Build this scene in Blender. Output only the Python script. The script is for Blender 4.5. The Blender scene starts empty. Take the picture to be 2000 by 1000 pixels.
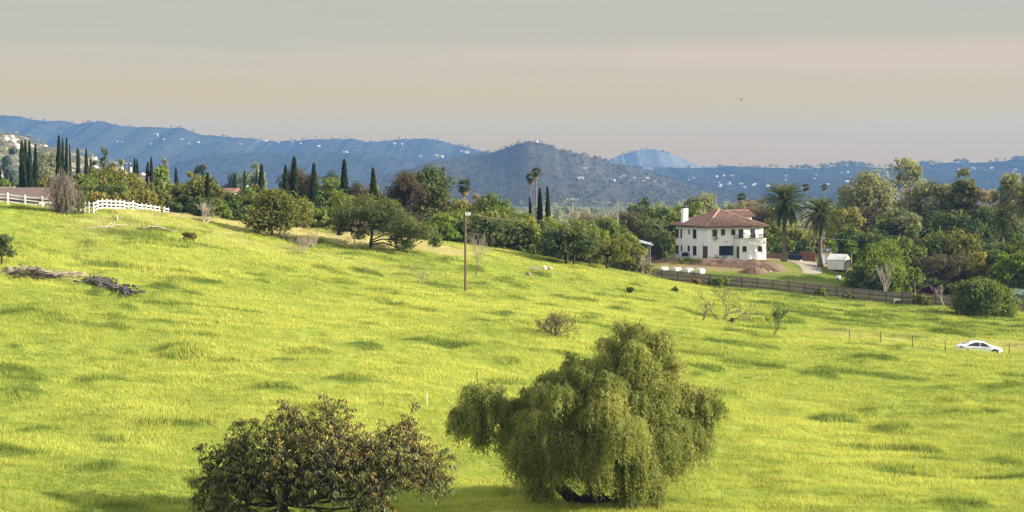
GD = 125.0
import bpy, math, numpy as np
from mathutils import Vector, Matrix
R = np.random.default_rng(11)
C = bpy.context.scene.collection
SC = bpy.context.scene
EV = 1.9
# ------------------------------------------------------------------ camera
F, CX, CY, CAMZ = 2889.0, 1000.0, 500.0, 20.0
PITCH = math.atan((500 - 355) / F)
CP, SP = math.cos(PITCH), math.sin(PITCH)
cam = bpy.data.cameras.new('camera'); cam.lens = 36 * F / 2000; cam.sensor_width = 36
cam.clip_start = .5; cam.clip_end = 60000
co = bpy.data.objects.new('camera', cam); C.objects.link(co)
co.location = (0, 0, CAMZ); co.rotation_euler = (math.pi / 2 - PITCH, 0, 0)
SC.camera = co

def P(px, py, Y):
    """point seen at photo pixel (px, py) at distance Y along +Y"""
    u, v = (px - CX) / F, (CY - py) / F
    t = Y / (CP + v * SP)
    return np.array([u * t, Y, CAMZ + t * (-SP + v * CP)])

# ------------------------------------------------------------------ noise
def _h(ix, iy, s):
    n = (ix.astype(np.int64) * 374761393 + iy.astype(np.int64) * 668265263 + s * 974711) & 0xffffffff
    n = ((n ^ (n >> 13)) * 1274126177) & 0xffffffff
    return ((n ^ (n >> 16)) & 0xffff) / 65535.0
def vn(x, y, s=0):
    x = np.asarray(x, float); y = np.asarray(y, float)
    ix, iy = np.floor(x), np.floor(y); fx, fy = x - ix, y - iy
    fx = fx * fx * (3 - 2 * fx); fy = fy * fy * (3 - 2 * fy)
    a, b = _h(ix, iy, s), _h(ix + 1, iy, s); c, d = _h(ix, iy + 1, s), _h(ix + 1, iy + 1, s)
    return (a * (1 - fx) + b * fx) * (1 - fy) + (c * (1 - fx) + d * fx) * fy
def fbm(x, y, s=0, o=4):
    t, a, n = 0., .5, 0.
    for k in range(o):
        t = t + a * vn(x * 2 ** k + 17.3 * k, y * 2 ** k - 9.1 * k, s + k); n += a; a *= .5
    return t / n
def sstep(a, b, x):
    t = np.clip((x - a) / (b - a), 0, 1); return t * t * (3 - 2 * t)

# ------------------------------------------------------------------ terrain height
CPX = [  # photo pixel of a bit of ground and its distance
 (0,946,76),(200,958,76),(400,980,76),(800,1000,77),(1150,985,77),(1600,990,78),(2000,1000,78),(2300,1000,78),(-300,930,76),
 (0,833,90),(0,742,100),(0,581,125),(0,522,138),(-300,380,174),(300,590,128),(300,760,100),(300,470,160),
 (160,414,173),(16,401,173),(50,404.5,173),(100,410,173),(337,424,184),(183,418,172),(220,416,176),(255,418,178),(290,420,180),(320,424,182),(255,416,190),(290,418,200),(320,422,208),(337,425,214),(540,466,185),(730,487,185),(870,478,200),(907,570,162),(1110,517,200),(1186,527,206),
 (650,640,125),(650,800,95),(1085,656,130),(1412,628,165),(1513,656,155),(1250,545,232),
 (1275,546,246),(1400,558,241),(1600,577,239),(1780,593,236),(1990,607,232),(2250,625,230),
 (1912,694,153),(2000,697,153),(1650,668,155),(1846,686,154),(1925,620,218),(2200,700,153),
 (2000,800,116),(1500,800,112),(1250,800,106),(1000,760,108),(2200,800,116),
 (1440,509,262),(1340,506,266),(1500,513,258),(1275,514,262),(1560,509,272),(1605,520,262),(1650,526,262),(1700,560,250),
 (1470,532,252),(1590,555,246),(1300,524,254),
]
W0 = [(0,0,16),(-70,0,19),(70,0,10),(0,-90,21),(-150,0,22),(150,0,8),(0,50,6.5),(-40,50,7.5),(40,50,5),(-130,100,20),(-120,150,22),
 (130,110,2),(150,160,2),(150,230,0),
 (-75,205,15.6),(-55,212,15.1),(-95,215,16.2),(-95,260,14.5),(-60,240,14.5),(-30,240,13.5),(-95,330,13.5),(-50,330,11),(0,260,8),(0,330,3),(30,300,4),(60,330,4),(110,330,1),(150,330,1),
 (-150,450,6),(-60,450,2),(40,450,-2),(150,450,-4),(-150,250,20)]
_cp = np.array([P(*c) for c in CPX] + [np.array(w, float) for w in W0])
_S = 60.0
def _phi(r2): return .5 * r2 * np.log(r2 + 1e-9)
def _fit():
    n = len(_cp); xy = _cp[:, :2] / _S
    r2 = ((xy[:, None] - xy[None]) ** 2).sum(2)
    K = _phi(r2) + np.eye(n) * .0012
    Pm = np.c_[np.ones(n), xy]
    A = np.block([[K, Pm], [Pm.T, np.zeros((3, 3))]])
    return np.linalg.solve(A, np.r_[_cp[:, 2], 0, 0, 0])
_w = _fit()
def tps(x, y):
    sh = np.shape(x); x = np.ravel(x) / _S; y = np.ravel(y) / _S
    out = _w[-3] + _w[-2] * x + _w[-1] * y
    for i in range(len(_cp)):
        out = out + _w[i] * _phi((x - _cp[i, 0] / _S) ** 2 + (y - _cp[i, 1] / _S) ** 2)
    return out.reshape(sh)
def base(x, y):
    x = np.asarray(x, float); y = np.asarray(y, float)
    far = -9 + 9 * (fbm(x / 700, y / 700, 5, 3) - .5) - np.clip((y - 700) / 5000, 0, 1) * 22
    r = np.maximum(np.abs(x) - 150, np.maximum(y - 450, -90 - y))
    k = sstep(0, 260, r)
    z = tps(np.clip(x, -170, 170), np.clip(y, -110, 480))
    z = z * (1 - k) + far * k
    return z + .62 * np.exp(-((y - 150.2 + .05 * (x - 48)) / 1.5) ** 2) * sstep(36, 42, x) * sstep(66, 56, x)   # grass bank beside the farm track
# edge of the meadow: distance at which trees or fences begin, by direction
_EU = np.array([-400,0,150,330,420,500,700,870,1000,1100,1200,1262,1275,1400,1600,1780,2000,2400.])
_EY = np.array([175,177,178,205,198,200,200,206,207,209,214,236,245,240,238,235,231,230.])
def edge(x, y): return np.interp(CX + F * x / np.maximum(y, 1.), _EU, _EY)
def meadow(x, y): return sstep(1.5, -1.5, y - edge(x, y)) * sstep(55, 62, y)
def lushmask(x, y):
    a = fbm(x / 4.0, y / 2.6, 31, 3); b = fbm(x / 30, y / 34, 41, 2)
    return sstep(.60, .76, a + .35 * (b - .5))
def lumps(x, y):
    wx = x + 1.6 * (fbm(x / 6, y / 6, 3, 2) - .5) * 2
    n1 = fbm(wx / 6.5, y / 4.2, 21, 2); n2 = fbm(wx / 2.6, y / 1.7, 23, 2)
    r = 1 - np.abs(2 * fbm(wx / 4.6, y / 2.6, 27, 2) - 1) * 2.2
    n3 = fbm(wx / 1.1, y / .9, 29, 2) + 3.6 * (fbm(wx / 4.2, y / 1.45, 33, 3) - .5)
    return .40 * (n1 - .5) + .30 * (n2 - .5) + .16 * (n3 - .5) + .10 * np.clip(r, 0, 1) + .19 * lushmask(x, y)
def hgt(x, y):
    return base(x, y) + lumps(x, y) * meadow(x, y)
def zg(x, y): return float(hgt(np.array([x]), np.array([y]))[0])
def zb(x, y): return float(base(np.array([x]), np.array([y]))[0])
def G(px, Y, sink=0.):
    """ground point in the direction of photo column px at distance Y"""
    X = (px - CX) / F * Y
    for _ in range(3):
        z = zg(X, Y); v = (z - CAMZ) / Y; v = math.tan(math.atan(v) + PITCH)
        X = (px - CX) / F * Y / (CP + v * SP)
    return np.array([X, Y, z - sink])

# ------------------------------------------------------------------ materials
def s2l(r, g, b):
    f = lambda c: (c / 255 / 12.92) if c <= 10 else ((c / 255 + .055) / 1.055) ** 2.4
    return (f(r), f(g), f(b), 1)
class NT:
    def __init__(s, tree): s.t = tree; s.n = tree.nodes; s.l = tree.links
    def add(s, ty, **kw):
        n = s.n.new(ty)
        for k, v in kw.items():
            if hasattr(n, k) and k not in n.inputs: setattr(n, k, v)
            else: n.inputs[k].default_value = v
        return n
    def link(s, a, b): s.l.new(a, b)
    def noise(s, scale, detail=3, vec=None, rough=.55):
        n = s.add('ShaderNodeTexNoise'); n.inputs['Scale'].default_value = scale; n.inputs['Detail'].default_value = detail
        n.inputs['Roughness'].default_value = rough
        if vec is not None: s.link(vec, n.inputs['Vector'])
        return n.outputs['Fac']
    def ramp(s, fac, stops):
        n = s.add('ShaderNodeValToRGB'); e = n.color_ramp.elements
        while len(e) < len(stops): e.new(.5)
        for i, (p, c) in enumerate(stops):
            e[i].position = p; e[i].color = c if len(c) == 4 else (*c, 1)
        s.link(fac, n.inputs['Fac']); return n.outputs['Color']
    def mix(s, fac, a, b, blend='MIX'):
        n = s.add('ShaderNodeMix', data_type='RGBA', blend_type=blend)
        for v, i in ((fac, 0), (a, 6), (b, 7)):
            if isinstance(v, (int, float)): n.inputs[i].default_value = v
            elif isinstance(v, tuple): n.inputs[i].default_value = v if len(v) == 4 else (*v, 1)
            else: s.link(v, n.inputs[i])
        return n.outputs[2]
    def math(s, op, a, b=None, clamp=False):
        n = s.add('ShaderNodeMath', operation=op); n.use_clamp = clamp
        for v, i in ((a, 0), (b, 1)):
            if v is None: continue
            if isinstance(v, (int, float)): n.inputs[i].default_value = v
            else: s.link(v, n.inputs[i])
        return n.outputs[0]
    def attr(s, name): return s.add('ShaderNodeAttribute', attribute_name=name)
def newmat(name):
    m = bpy.data.materials.new(name); m.use_nodes = True; m.node_tree.nodes.clear()
    t = NT(m.node_tree); o = t.add('ShaderNodeOutputMaterial'); return m, t, o
def plain(name, col, rough=.7, var=.25, scale=3., bump=0., metal=0., spec=.3, col2=None):
    """painted / weathered surface: base colour broken by object-space noise"""
    m, t, o = newmat(name)
    tc = t.add('ShaderNodeTexCoord').outputs['Object']
    n = t.noise(scale, 5, tc); col = tuple(col[:3])
    dk = tuple(c * (1 - var) for c in col) if col2 is None else tuple(col2[:3])
    c = t.ramp(n, [(.3, dk), (.68, col)])
    b = t.add('ShaderNodeBsdfPrincipled', Roughness=rough, Metallic=metal); b.inputs['Specular IOR Level'].default_value = spec
    t.link(c, b.inputs['Base Color'])
    if bump:
        bp = t.add('ShaderNodeBump', Strength=bump, Distance=.05); t.link(t.noise(scale * 4, 4, tc), bp.inputs['Height']); t.link(bp.outputs[0], b.inputs['Normal'])
    t.link(b.outputs[0], o.inputs[0]); return m
def leafmat(name, c0, c1, c2, trans=.35, gloss=0., rough=.5):
    """foliage: leaf colour runs with each leaf's own 'tint'"""
    m, t, o = newmat(name)
    a = t.attr('tint').outputs['Fac']
    oi = t.add('ShaderNodeObjectInfo').outputs['Random']
    a = t.math('ADD', a, t.math('MULTIPLY', t.math('SUBTRACT', oi, .5), .12), True)
    c = t.ramp(a, [(.0, c0), (.5, c1), (1., c2)])
    d = t.add('ShaderNodeBsdfDiffuse'); tr = t.add('ShaderNodeBsdfTranslucent'); t.link(c, d.inputs[0])
    tc = t.mix(1.0, c, (1.15, 1.1, .55), 'MULTIPLY'); t.link(tc, tr.inputs[0])
    mx = t.add('ShaderNodeMixShader'); mx.inputs[0].default_value = trans
    t.link(d.outputs[0], mx.inputs[1]); t.link(tr.outputs[0], mx.inputs[2]); out = mx.outputs[0]
    if gloss:
        g = t.add('ShaderNodeBsdfGlossy', Roughness=rough); g.inputs[0].default_value = (.8, .85, .9, 1)
        m2 = t.add('ShaderNodeMixShader'); m2.inputs[0].default_value = gloss
        t.link(out, m2.inputs[1]); t.link(g.outputs[0], m2.inputs[2]); out = m2.outputs[0]
    t.link(out, o.inputs[0]); return m

# ------------------------------------------------------------------ mesh building
def np_mesh(name, V, Fc, mats, attrs=None, smooth=False, mi=None):
    V = np.ascontiguousarray(V, np.float32).reshape(-1, 3); Fc = np.ascontiguousarray(Fc, np.int32); k = Fc.shape[1]
    me = bpy.data.meshes.new(name); me.vertices.add(len(V)); me.vertices.foreach_set('co', V.ravel())
    me.loops.add(Fc.size); me.loops.foreach_set('vertex_index', Fc.ravel())
    me.polygons.add(len(Fc)); me.polygons.foreach_set('loop_start', np.arange(0, Fc.size, k, dtype=np.int32))
    if mi is not None: me.polygons.foreach_set('material_index', np.asarray(mi, np.int32))
    me.update(calc_edges=True)
    for m in (mats if isinstance(mats, (list, tuple)) else [mats]): me.materials.append(m)
    for a, v in (attrs or {}).items():
        at = me.attributes.new(a, 'FLOAT', 'POINT'); at.data.foreach_set('value', np.asarray(v, np.float32))
    if smooth: me.polygons.foreach_set('use_smooth', np.ones(len(Fc), bool))
    return me
class MB:
    """collects polygons, boxes, tubes; build() links them as ONE mesh object"""
    def __init__(s): s.v = []; s.f = []; s.m = []
    def poly(s, pts, mi=0):
        i = len(s.v); s.v += [tuple(p) for p in pts]; s.f.append(tuple(range(i, i + len(pts)))); s.m.append(mi); return s
    def mesh(s, pts, faces, mi=0):
        i = len(s.v); s.v += [tuple(p) for p in pts]
        for f in faces: s.f.append(tuple(i + k for k in f)); s.m.append(mi)
        return s
    def box(s, c, size, rz=0., mi=0, frame=None, taper=1.):
        x, y, z = size[0] / 2, size[1] / 2, size[2] / 2
        pts = [(-x, -y, -z), (x, -y, -z), (x, y, -z), (-x, y, -z)] + [(a * taper, b * taper, z) for a, b in ((-x, -y), (x, -y), (x, y), (-x, y))]
        if rz:
            cc, ss = math.cos(rz), math.sin(rz); pts = [(a * cc - b * ss, a * ss + b * cc, d) for a, b, d in pts]
        if frame is not None: pts = [tuple(frame @ Vector(p)) for p in pts]
        pts = [(a + c[0], b + c[1], d + c[2]) for a, b, d in pts]
        return s.mesh(pts, [(0, 3, 2, 1), (4, 5, 6, 7), (0, 1, 5, 4), (1, 2, 6, 5), (2, 3, 7, 6), (3, 0, 4, 7)], mi)
    def tube(s, pts, rad, n=6, mi=0, cap=True):
        pts = [Vector(p) for p in pts]
        if np.isscalar(rad): rad = [rad] * len(pts)
        i0 = len(s.v); ref = Vector((.31, .17, .93))
        for k, p in enumerate(pts):
            d = (pts[min(k + 1, len(pts) - 1)] - pts[max(k - 1, 0)])
            d = d.normalized() if d.length > 1e-9 else Vector((0, 0, 1))
            r_ = ref if abs(d.dot(ref)) < .95 else Vector((1, 0, 0))
            a = d.cross(r_).normalized(); b = d.cross(a)
            for j in range(n):
                q = p + (a * math.cos(2 * math.pi * j / n) + b * math.sin(2 * math.pi * j / n)) * rad[k]; s.v.append(tuple(q))
        for k in range(len(pts) - 1):
            for j in range(n):
                j2 = (j + 1) % n; s.f.append((i0 + k * n + j, i0 + k * n + j2, i0 + (k + 1) * n + j2, i0 + (k + 1) * n + j)); s.m.append(mi)
        if cap:
            s.f.append(tuple(i0 + j for j in reversed(range(n)))); s.m.append(mi)
            e = i0 + (len(pts) - 1) * n; s.f.append(tuple(e + j for j in range(n))); s.m.append(mi)
        return s
    def build(s, name, mats, parent=None, smooth=False, loc=None):
        me = bpy.data.meshes.new(name); me.from_pydata(s.v, [], s.f); me.update()
        for m in (mats if isinstance(mats, (list, tuple)) else [mats]): me.materials.append(m)
        me.polygons.foreach_set('material_index', np.array(s.m, np.int32))
        if smooth: me.polygons.foreach_set('use_smooth', np.ones(len(s.f), bool))
        return link(name, me, parent, loc)
def link(name, me, parent=None, loc=None):
    o = bpy.data.objects.new(name, me); C.objects.link(o)
    if parent is not None: o.parent = parent
    if loc is not None: o.location = loc
    return o
def tag(o, label=None, cat=None, group=None, kind=None):
    if label: o['label'] = label
    if cat: o['category'] = cat
    if group: o['group'] = group
    if kind: o['kind'] = kind
    return o
def thing(name, label, cat, loc=(0, 0, 0), rz=0., group=None):
    o = bpy.data.objects.new(name, None); C.objects.link(o); o.empty_display_size = .2
    o.location = tuple(loc); o.rotation_euler = (0, 0, rz); return tag(o, label, cat, group)
def dup(root, loc, rz=0., s=1., label=None, group=None):
    r = root.copy(); C.objects.link(r); r.location = tuple(loc); r.rotation_euler = (0, 0, rz); r.scale = (s, s, s) if np.isscalar(s) else s
    if label: r['label'] = label
    if group: r['group'] = group
    for ch in list(root.children):
        c = ch.copy(); C.objects.link(c); c.parent = r
        for g in list(ch.children):
            d = g.copy(); C.objects.link(d); d.parent = c
    return r

# ------------------------------------------------------------------ light, sky, air
EL, AZ = math.radians(20.5), math.radians(-6)         # sun low, square on from the right
SUN = Vector((math.cos(EL) * math.cos(AZ), math.cos(EL) * math.sin(AZ), math.sin(EL)))
sl = bpy.data.lights.new('sun', 'SUN'); sl.energy = 4.1; sl.angle = math.radians(.5); sl.color = (1, .91, .76)
so = bpy.data.objects.new('sun', sl); C.objects.link(so); so.rotation_euler = SUN.to_track_quat('Z', 'Y').to_euler(); so.location = (60, 0, 80)
w = bpy.data.worlds.new('World'); SC.world = w; w.use_nodes = True; w.node_tree.nodes.clear()
t = NT(w.node_tree); wo = t.add('ShaderNodeOutputWorld')
sky = t.add('ShaderNodeTexSky', sky_type='NISHITA', sun_disc=False); sky.sun_elevation = EL; sky.sun_rotation = math.pi / 2 - AZ
sky.air_density = 1.2; sky.dust_density = 2.5
b1 = t.add('ShaderNodeBackground', Strength=.07); t.link(sky.outputs[0], b1.inputs[0])
tc = t.add('ShaderNodeTexCoord').outputs['Generated']
sx = t.add('ShaderNodeSeparateXYZ'); t.link(tc, sx.inputs[0]); zz = sx.outputs[2]
tilt = t.math('ADD', zz, t.math('MULTIPLY', sx.outputs[0], .012))
cb = t.add('ShaderNodeCombineXYZ'); t.link(t.math('MULTIPLY', sx.outputs[0], 1.1), cb.inputs[0]); t.link(t.math('MULTIPLY', tilt, 26), cb.inputs[2])
streak = t.noise(1.0, 5, cb.outputs[0], .5)
cb2 = t.add('ShaderNodeCombineXYZ'); t.link(t.math('MULTIPLY', sx.outputs[0], 2.2), cb2.inputs[0]); t.link(t.math('MULTIPLY', tilt, 60), cb2.inputs[2])
cb2.inputs[1].default_value = 4.
streak2 = t.noise(1.0, 4, cb2.outputs[0], .6)
K = 2 ** -EV
def sk(r, g, b): return tuple(c * K for c in s2l(r, g, b)[:3])
# cloud sheet: warm lower layer, peach break in the middle, cooler grey-green above; unseen overhead stops made brighter to fill shadows
wob = t.math('ADD', tilt, t.math('MULTIPLY', t.math('SUBTRACT', streak, .5), .035))
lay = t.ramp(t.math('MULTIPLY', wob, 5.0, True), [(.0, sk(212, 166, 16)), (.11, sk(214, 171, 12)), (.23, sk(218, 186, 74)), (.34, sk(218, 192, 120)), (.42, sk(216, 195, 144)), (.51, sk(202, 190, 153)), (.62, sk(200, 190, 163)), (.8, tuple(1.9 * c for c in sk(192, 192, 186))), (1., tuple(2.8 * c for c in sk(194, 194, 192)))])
lay = t.mix(t.math('MULTIPLY', t.math('MULTIPLY', t.math('SUBTRACT', streak2, .42, True), 2.2, True), t.math('MULTIPLY', t.math('SUBTRACT', tilt, .055), 28, True), True), lay, sk(186, 180, 150))
pk = t.math('MULTIPLY', t.math('SUBTRACT', 1.0, t.math('MULTIPLY', t.math('ABSOLUTE', t.math('SUBTRACT', tilt, .0855)), 62), True), t.math('MULTIPLY', t.math('ADD', sx.outputs[0], .12), 2.6, True), True)
lay = t.mix(t.math('MULTIPLY', pk, t.math('ADD', t.math('MULTIPLY', streak, 1.2), .1)), lay, sk(232, 198, 150))
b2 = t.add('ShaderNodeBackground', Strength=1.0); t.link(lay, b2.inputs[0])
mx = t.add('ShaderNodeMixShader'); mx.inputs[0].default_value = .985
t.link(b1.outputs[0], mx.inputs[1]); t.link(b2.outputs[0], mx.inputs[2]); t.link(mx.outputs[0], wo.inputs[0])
# air
m, t, o = newmat('haze_air')
pv = t.add('ShaderNodeVolumePrincipled'); pv.inputs['Color'].default_value = (.19, .41, .90, 1); pv.inputs['Density'].default_value = HAZE if 'HAZE' in globals() else 8.3e-5
pv.inputs['Anisotropy'].default_value = .0; t.link(pv.outputs[0], o.inputs['Volume'])
HZ = MB().box((0, 2450, 95), (8400, 6900, 310)).build('haze', m); tag(HZ, 'thin blue haze in front of the far hills', 'haze', None, 'stuff')

v = SC.view_settings; v.view_transform = 'Standard'; v.look = 'None'; v.exposure = EV; v.gamma = 1; v.use_curve_mapping = False
cy = SC.cycles; cy.use_denoising = True; cy.denoising_prefilter = 'NONE'; cy.denoising_quality = 'HIGH'; cy.max_bounces = 6; cy.diffuse_bounces = 3; cy.glossy_bounces = 2; cy.transmission_bounces = 3; cy.transparent_max_bounces = 6
cy.volume_bounces = 0; cy.sample_clamp_indirect = 4; cy.use_adaptive_sampling = False
SC.render.use_persistent_data = False
# ================================================================== the ground
def axis(lo, hi, step, ends, grow=1.22):
    a = list(np.arange(lo, hi + 1e-6, step)); d = step
    while a[-1] < ends[1]: d *= grow; a.append(a[-1] + d)
    d = step
    while a[0] > ends[0]: d *= grow; a.insert(0, a[0] - d)
    return np.array(a)
GX = axis(-80, 100, .5, (-4000, 4000)); GY = axis(60, 252, .5, (-600, 5650))
XX, YY = np.meshgrid(GX, GY); ZZ = hgt(XX, YY)
nx, ny = len(GX), len(GY)
i = np.arange(nx * ny).reshape(ny, nx)
Fq = np.stack([i[:-1, :-1], i[:-1, 1:], i[1:, 1:], i[1:, :-1]], -1).reshape(-1, 4)
PXX = CX + F * XX / np.maximum(YY, 1)
mead = meadow(XX, YY)
def drymask(x, y):
    """straw-coloured old grass high on the slope and along the far edge"""
    px = CX + F * x / np.maximum(y, 1)
    near_edge = sstep(42, 6, edge(x, y) - y) * sstep(1300, 900, px) * sstep(60, 330, px)
    strip = sstep(1560, 1660, px) * np.exp(-((y - 163) / 7.) ** 2)
    return np.clip(near_edge * sstep(.38, .62, fbm(x / 9, y / 12, 61, 3)) + .6 * strip * sstep(.35, .6, fbm(x / 5, y / 5, 62, 3)), 0, 1)
def greenmask(x, y):
    px = CX + F * x / np.maximum(y, 1)
    a = sstep(1450, 1800, px) * sstep(168, 178, y)
    b = sstep(.52, .68, fbm(x / 26, y / 30, 71, 3)) * .55
    return np.clip(a + b, 0, 1)
yx = (XX > 22) & (YY > 236) & (YY < 300)
def yardirt(x, y):
    n = fbm(x / 5, y / 4, 81, 3)
    a = np.exp(-((y - 254.6 + .10 * (x - 40)) / 2.4) ** 2) * sstep(22, 28, x) * sstep(52, 44, x)
    b = np.exp(-((y - 246) / 2.2) ** 2) * sstep(34, 42, x) * sstep(62, 56, x) * .8
    c = sstep(257, 262, y) * sstep(22, 26, x) * sstep(70, 60, x) * sstep(290, 275, y) * .7
    return np.clip((a * .9 + b * .5 + c) * (.4 + 1.1 * n), 0, 1)
dirt = yardirt(XX, YY) * (1 - mead)
yardm = sstep(21, 25, XX) * sstep(237, 240, YY) * sstep(264, 260, YY) * sstep(68, 60, XX) * (1 - mead) * np.clip(1 - 1.4 * dirt, 0, 1)
wood = (1 - mead) * (1 - sstep(20, 24, XX) * sstep(238, 241, YY) * sstep(320, 300, YY) * sstep(75, 66, XX)) * sstep(90, 150, YY)
TRK = [[(470, 668), (500, 652), (560, 657), (630, 645), (690, 638), (735, 652)], [(548, 752), (534, 728), (545, 705), (590, 690), (640, 690), (700, 668)], [(640, 760), (668, 722), (690, 690), (694, 660)], [(30, 448), (75, 440), (150, 452), (260, 470), (420, 505)]]
def ray_g(px, py):
    ys = np.linspace(64, 176, 500); v_ = np.array([P(px, py, y) for y in ys]); k_ = np.argmax(v_[:, 2] <= base(v_[:, 0], v_[:, 1]) + .1); return v_[k_, :2]
def tracks(x, y):
    d = np.full(np.shape(x), 9.)
    for tr_ in TRK:
        q_ = np.array([ray_g(*a) for a in tr_])
        for A, B in zip(q_[:-1], q_[1:]):
            L2 = ((B - A) ** 2).sum(); f_ = np.clip(((x - A[0]) * (B[0] - A[0]) + (y - A[1]) * (B[1] - A[1])) / L2, 0, 1); d = np.minimum(d, np.hypot(x - A[0] - f_ * (B[0] - A[0]), y - A[1] - f_ * (B[1] - A[1])))
    return np.exp(-(d / .45) ** 2) * sstep(.36, .55, fbm(x / 2.5, y / 2.5, 119, 2))
path_ = np.exp(-((XX - np.interp(YY, [120, 137, 150, 165, 178], [-60, -50.5, -52, -56, -62])) / 1.3) ** 2) * sstep(132, 142, YY) * mead
m, t, o = newmat('meadow_ground')
geo = t.add('ShaderNodeTexCoord').outputs['Object']
n1 = t.noise(.9, 4, geo); n2 = t.noise(6, 4, geo)
g = t.ramp(n1, [(.3, (.13, .18, .03)), (.7, (.24, .26, .05))])
g = t.mix(t.attr('lush').outputs['Fac'], g, (.075, .11, .022))
g = t.mix(t.attr('dry').outputs['Fac'], g, (.30, .26, .12))
g = t.mix(t.attr('wood').outputs['Fac'], g, t.ramp(n1, [(.3, (.05, .055, .022)), (.7, (.11, .095, .045))]))
far = t.attr('far').outputs['Fac']
g = t.mix(far, g, t.ramp(t.noise(.02, 6, geo), [(.35, (.045, .06, .028)), (.65, (.13, .12, .065))]))
g = t.mix(t.attr('dirt').outputs['Fac'], g, t.ramp(n2, [(.3, (.13, .088, .056)), (.7, (.25, .18, .12))]))
b = t.add('ShaderNodeBsdfDiffuse'); t.link(g, b.inputs[0]); t.link(b.outputs[0], o.inputs[0])
me = np_mesh('ground', np.stack([XX, YY, ZZ], -1), Fq, m, {'lush': np.maximum(lushmask(XX, YY) * mead, .8 * yardm).ravel(), 'dry': (drymask(XX, YY) * mead).ravel(),
     'dirt': dirt.ravel(), 'wood': wood.ravel(), 'far': sstep(420, 600, YY).ravel() + 0 * XX.ravel()}, True)
tag(link('ground', me), 'green meadow slope with the yard and valley floor behind it', 'ground', None, 'structure')

# ------------------------------------------------------------------ grass blades (nobody could count them)
def samp(zarr, x, y):
    ix = np.clip(np.searchsorted(GX, x) - 1, 0, nx - 2); iy = np.clip(np.searchsorted(GY, y) - 1, 0, ny - 2)
    fx = (x - GX[ix]) / (GX[ix + 1] - GX[ix]); fy = (y - GY[iy]) / (GY[iy + 1] - GY[iy])
    return (zarr[iy, ix] * (1 - fx) + zarr[iy, ix + 1] * fx) * (1 - fy) + (zarr[iy + 1, ix] * (1 - fx) + zarr[iy + 1, ix + 1] * fx) * fy
yl = np.linspace(63, 266, 400)
dens = np.clip(GD * (80 / yl) ** 1.35, 30, 400) * (.72 * yl + 34)
cdf = np.cumsum(dens); N = int(cdf[-1] * (yl[1] - yl[0])); cdf = cdf / cdf[-1]
gy = np.interp(R.random(N), cdf, yl); gx = (R.random(N) - .5) * (.72 * gy + 34)
yd = samp(yardm, gx, gy); k = (np.maximum(samp(mead, gx, gy), yd * .8) > R.random(N)) & (gx > -79) & (gx < 99)
# thin the sward where paths and dry ground show
dr = drymask(gx, gy); k &= ~((dr > .4) & (R.random(N) < .15))
gx, gy, dr, yd = gx[k], gy[k], dr[k], yd[k]; N = len(gx)
gz = samp(ZZ, gx, gy) - .03
lu = lushmask(gx, gy); gm = greenmask(gx, gy); pa = np.maximum(samp(path_, gx, gy), tracks(gx, gy))
rip = fbm(gx / 3.2, gy / .95, 103, 3)
hh = .86 * (1 + 1.4 * (rip - .5)) * (.13 + .15 * R.random(N) + .12 * fbm(gx / 1.3, gy / 1.3, 91, 2)) * (1 + .8 * lu) * (1 - .35 * dr) * (1 - .75 * pa) * (1 - .6 * (yd > .05))
ww = .0145 * (gy / 78) ** .85 * (.7 + .6 * R.random(N))
ang = 2 * math.pi * fbm(gx / 7, gy / 6, 95, 2) * 2.2 + R.normal(0, .7, N)
lean = hh * np.clip(.55 + .45 * fbm(gx / 4, gy / 3, 97, 2) + R.normal(0, .25, N), .05, 1.3) * .5
fa = R.random(N) * math.pi
px_, py_ = np.cos(fa) * ww, np.sin(fa) * ww
tipx, tipy = gx + np.cos(ang) * lean, gy + np.sin(ang) * lean
V = np.empty((N, 3, 3), np.float32)
V[:, 0] = np.stack([gx - px_, gy - py_, gz], -1); V[:, 1] = np.stack([gx + px_, gy + py_, gz], -1); V[:, 2] = np.stack([tipx, tipy, gz + hh], -1)
patch = fbm(gx / 11, gy / 13, 99, 3)
tint = np.clip(.68 + .7 * (patch - .5) + .85 * (rip - .5) + R.normal(0, .10, N) - (.10 + .28 * R.random(N)) * lu - .28 * gm - .3 * pa + .05 * dr - .25 * (yd > .05), 0, 1)  # ripple term puts shade between grass ridges into the blade colour
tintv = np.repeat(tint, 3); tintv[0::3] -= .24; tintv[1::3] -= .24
m, t, o = newmat('grass_blades')
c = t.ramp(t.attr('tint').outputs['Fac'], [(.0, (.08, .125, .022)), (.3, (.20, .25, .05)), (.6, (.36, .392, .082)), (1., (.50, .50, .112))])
c = t.mix(t.attr('dry').outputs['Fac'], c, (.42, .36, .17))
d = t.add('ShaderNodeBsdfDiffuse'); tr = t.add('ShaderNodeBsdfTranslucent'); t.link(c, d.inputs[0]); t.link(t.mix(1., c, (1.1, 1.06, .85), 'MULTIPLY'), tr.inputs[0])
mx = t.add('ShaderNodeMixShader'); mx.inputs[0].default_value = .42; t.link(d.outputs[0], mx.inputs[1]); t.link(tr.outputs[0], mx.inputs[2]); t.link(mx.outputs[0], o.inputs[0])
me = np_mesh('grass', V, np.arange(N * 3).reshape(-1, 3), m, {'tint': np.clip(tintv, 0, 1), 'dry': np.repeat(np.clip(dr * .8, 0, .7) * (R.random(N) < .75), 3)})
tag(link('grass', me), 'long bright yellow green spring grass on the rolling meadow', 'grass', None, 'stuff')
print('blades', N)

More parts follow.
